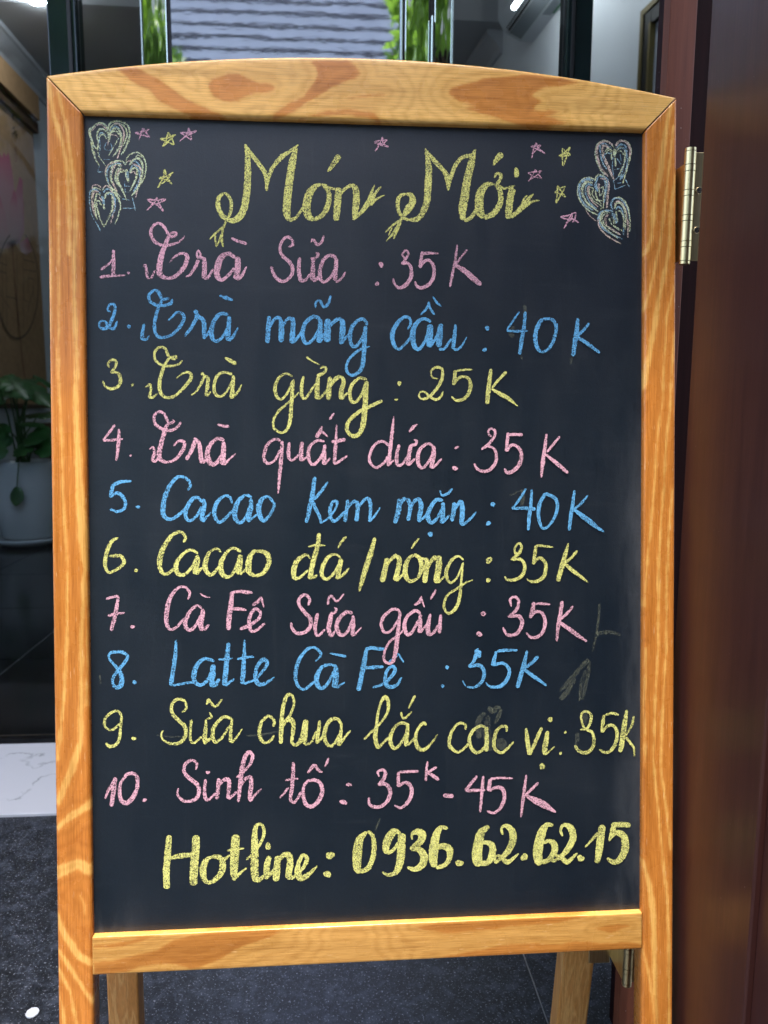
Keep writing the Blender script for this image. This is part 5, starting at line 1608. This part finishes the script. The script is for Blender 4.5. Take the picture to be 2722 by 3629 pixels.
def hinge(z0, H, nm, hx0=None):
    h = bpy.data.objects.new('hinge', None); C.objects.link(h); h.parent = leafdoor; h.matrix_parent_inverse = leafdoor.matrix_basis.inverted(); h.location = (XF - .002, YH, z0)
    bpy.context.view_layer.update()
    def put(o):
        o.parent = h; o.matrix_parent_inverse = h.matrix_world.inverted(); return o
    hx, hy, r = -0.0422 + 0.4675 * (YH + 0.6909), YH, 0.0055
    if hx0: hx = hx0
    segs = [0.0, 0.045, 0.26, 0.355, 0.565, 0.66, 0.85, 0.965, 1.0]; segs = [0.0, 0.03, 0.15, 0.20, 0.375, 0.425, 0.59, 0.64, 0.80, 0.855, 0.97, 1.0]
    kinds = ['c', 'k', 'b', 'k', 'b', 'k', 'b', 'k', 'b', 'k', 'c']
    for i, kd in enumerate(kinds):
        a, b = z0 + H * segs[i], z0 + H * segs[i+1]; rr = r + (0.00012 if kd == 'b' else -0.0001 if kd == 'c' else 0)
        put(cyl('knuckle' if kd == 'k' else 'bearing_ring' if kd == 'b' else 'end_cap', (hx, hy, a + .0003), (hx, hy, b - .0003), rr, BRASS, None, 28))
    put(bevel_box('leaf_plate', (hx + 0.0048, XF + 0.0165, hy - 0.0012, hy + 0.0012, z0 + 0.004, z0 + H - 0.004), BRASS, None, 0.0004))
    put(bevel_box('jamb_plate', (hx - 0.030, hx - 0.0045, JY - 0.0035, JY - 0.0008, z0 - .004, z0 + H - 0.012), BRASS, None, 0.0004))
    put(bevel_box('plate_neck', (hx - 0.0045, hx - 0.002, hy + .002, JY - 0.001, z0 + 0.004, z0 + H - 0.014), BRASS, None, 0.0004))
    for f, sx, sy in ((0.30, hx + .0105, hy - .0012), (0.64, hx + .0105, hy - .0012), (0.85, hx - 0.012, JY - .0035), (0.5, hx - 0.022, JY - .0035), (0.15, hx - 0.012, JY - .0035)):
        z = z0 + H * f
        put(cyl('screw', (sx, sy, z), (sx, sy - 0.0009, z), 0.0036, SCREW, None, 20, 0.0030))
        put(bevel_box('screw_slot', (sx - .0020, sx + .0020, sy - .00125, sy - .00085, z - .0004, z + .0004), SLOT, None, 0))
        put(bevel_box('screw_slot', (sx - .0004, sx + .0004, sy - .00135, sy - .00092, z - .0020, z + .0020), SLOT, None, 0))
zt_ = on_y(2445, 525, YH)[2]; zb2 = on_y(2428, 938, YH)[2]
hinge(zb2, zt_ - zb2, 'upper')
zt2 = on_y(2228, 3372, YH)[2]; zb3 = on_y(2222, 3490, YH)[2]
hinge(zb3, zt_ - zb2, 'lower', float(on_y(2224, 3430, YH)[0]))

# ---------------------------------------------------------------- what stands overhead and across the street (mirrored in steel and glass, or added unseen to shape the light)
ZS = 4.55; YE = -0.225  # overhang added out of view to keep sun off the upper board
def ye(x): return YE + 0.0125 * x  # front edge slanted to tilt the shade line on the board
def wedge(z0, z1, ya, yb): return [(-5, ya(-5), z0), (5, ya(5), z0), (5, yb(5), z0), (-5, yb(-5), z0), (-5, ya(-5), z1), (5, ya(5), z1), (5, yb(5), z1), (-5, yb(-5), z1)]
structure('shade_slab', wedge(ZS, ZS + 0.15, ye, lambda x: 0.9), BF, CONCRETE)
structure('shade_slab_parapet', wedge(ZS + 0.151, ZS + 1.0, lambda x: ye(x) + .01, lambda x: ye(x) + .13), BF, CONCRETE)
def tree(x, y, h, r, nleaf, label, seed):
    r_ = np.random.default_rng(seed); t = empty('street_tree', (x, y, -0.16), label, 'tree', 'trees across the street')
    cyl('trunk', (x, y, -0.16), (x + .1, y + .05, h * 0.55), 0.13, BARK, t, 14, 0.08)
    for k_ in range(6):
        a = k_ * 1.05 + seed; cyl('branch', (x + .1, y + .05, h * (0.42 + .03 * k_)), (x + r * .7 * math.cos(a), y + r * .7 * math.sin(a), h * (0.68 + .05 * k_)), 0.05, BARK, t, 8, 0.015)
    cl = [(x + r * .75 * math.cos(a) * q, y + r * .75 * math.sin(a) * q, h * (0.88 + 0.14 * z_)) for a, q, z_ in zip(r_.uniform(0, 6.28, 22), r_.uniform(0.1, 1, 22), r_.uniform(-1, 1, 22))]
    vs = []; fs = []
    for i in range(nleaf):
        c_ = cl[i % len(cl)]; d = r_.normal(0, 1, 3); d /= np.linalg.norm(d); p_ = np.array(c_) + d * r * 0.34 * r_.random() ** .4
        a = r_.normal(0, 1, 3); a /= np.linalg.norm(a); b = np.cross(a, r_.normal(0, 1, 3)); b /= np.linalg.norm(b); L_ = r_.uniform(0.14, 0.26)
        q = len(vs); vs += [p_, p_ + a * L_ * .5 + b * L_ * .22, p_ + a * L_, p_ + a * L_ * .5 - b * L_ * .22]; fs.append((q, q+1, q+2, q+3))
    o = mesh_obj('crown', vs, fs, TREELEAF, t)
tree(-2.9, -6.5, 5.9, 1.25, 8000, 'leafy green street tree left of the chalkboard across the pavement', 3)
tree(1.75, -6.0, 5.9, 1.2, 12000, 'leafy green street tree right of the chalkboard across the pavement', 5)
tree(-6.5, -8.5, 6.2, 2.4, 5000, 'taller green street tree far to the left', 8)
hs = empty('townhouse', (0, -14, -0.16), 'pale house with windows across the street, mirrored in the door glass', 'house')
mesh_obj('wall', boxv(-4.5, 5.5, -20, -14, -0.16, 8.9), BF, HOUSEWALL, hs)
mesh_obj('roof', boxv(-4.8, 5.8, -20.3, -14.0, 8.91, 9.1), BF, CONCRETE, hs)
for i in range(5):
    for j in range(2):
        x = -3.6 + i * 1.9; z = 1.2 + j * 3.15
        f_ = mesh_obj('window', boxv(x, x + 1.1, -13.995, -13.93, z, z + 1.6), BF, WIRE, hs)
        mesh_obj('pane', boxv(x + .06, x + .52, -13.925, -13.91, z + .06, z + 1.54), BF, HOUSEGLASS, f_); mesh_obj('pane', boxv(x + .58, x + 1.04, -13.925, -13.91, z + .06, z + 1.54), BF, HOUSEGLASS, f_)
scr = mesh_obj('louvre_backing', boxv(-3.6, 3.4, -13.98, -13.9, 6.9, 11.2), BF, WIRE, hs)
for i in range(18):
    z = 6.95 + i * 0.235
    mesh_obj('slat', [(-3.6, -13.80, z), (3.4, -13.80, z + .03), (3.4, -13.89, z + .03), (-3.6, -13.89, z), (-3.6, -13.74, z + .13), (3.4, -13.74, z + .16), (3.4, -13.80, z + .16), (-3.6, -13.80, z + .13)], BF, HOUSEWALL, scr)

hv = []; hf = []; r_ = np.random.default_rng(11)
for i in range(9000):
    c_ = np.array([r_.uniform(-9, 9), r_.uniform(-9.6, -8.8), r_.uniform(-0.1, 3.3)]); a = r_.normal(0, 1, 3); a /= np.linalg.norm(a); b = np.cross(a, r_.normal(0, 1, 3)); b /= np.linalg.norm(b)
    q = len(hv); hv += [c_, c_ + a * .1 + b * .06, c_ + a * .22, c_ + a * .1 - b * .06]; hf.append((q, q+1, q+2, q+3))
hd = empty('hedge', (0, -9.2, -0.16), 'tall dark green hedge added across the street to darken the glass reflections', 'hedge')  # added so the shopfront panes reflect something dark
o = mesh_obj('hedge_leaves', hv, hf, LEAF, hd); o['kind'] = 'stuff'
mesh_obj('hedge_core', boxv(-9, 9, -9.5, -8.95, -0.16, 3.1), BF, LEAF, hd)

gp = empty('added_pillar', (0.42, -1.9, 0), 'dark pillar added behind the viewer to reflect as a dark band on the board', 'pillar')  # added unseen block, darkens a band of the board by reflection
bevel_box('pillar_shaft', (0.20, 0.64, -2.1, -1.66, 0.12, 2.15), PILLARDARK, gp, 0.01)
bevel_box('pillar_base', (0.16, 0.68, -2.14, -1.62, 0.001, 0.1195), PILLARDARK, gp, 0.008)
bevel_box('pillar_cap', (0.16, 0.68, -2.14, -1.62, 2.151, 2.24), PILLARDARK, gp, 0.012)
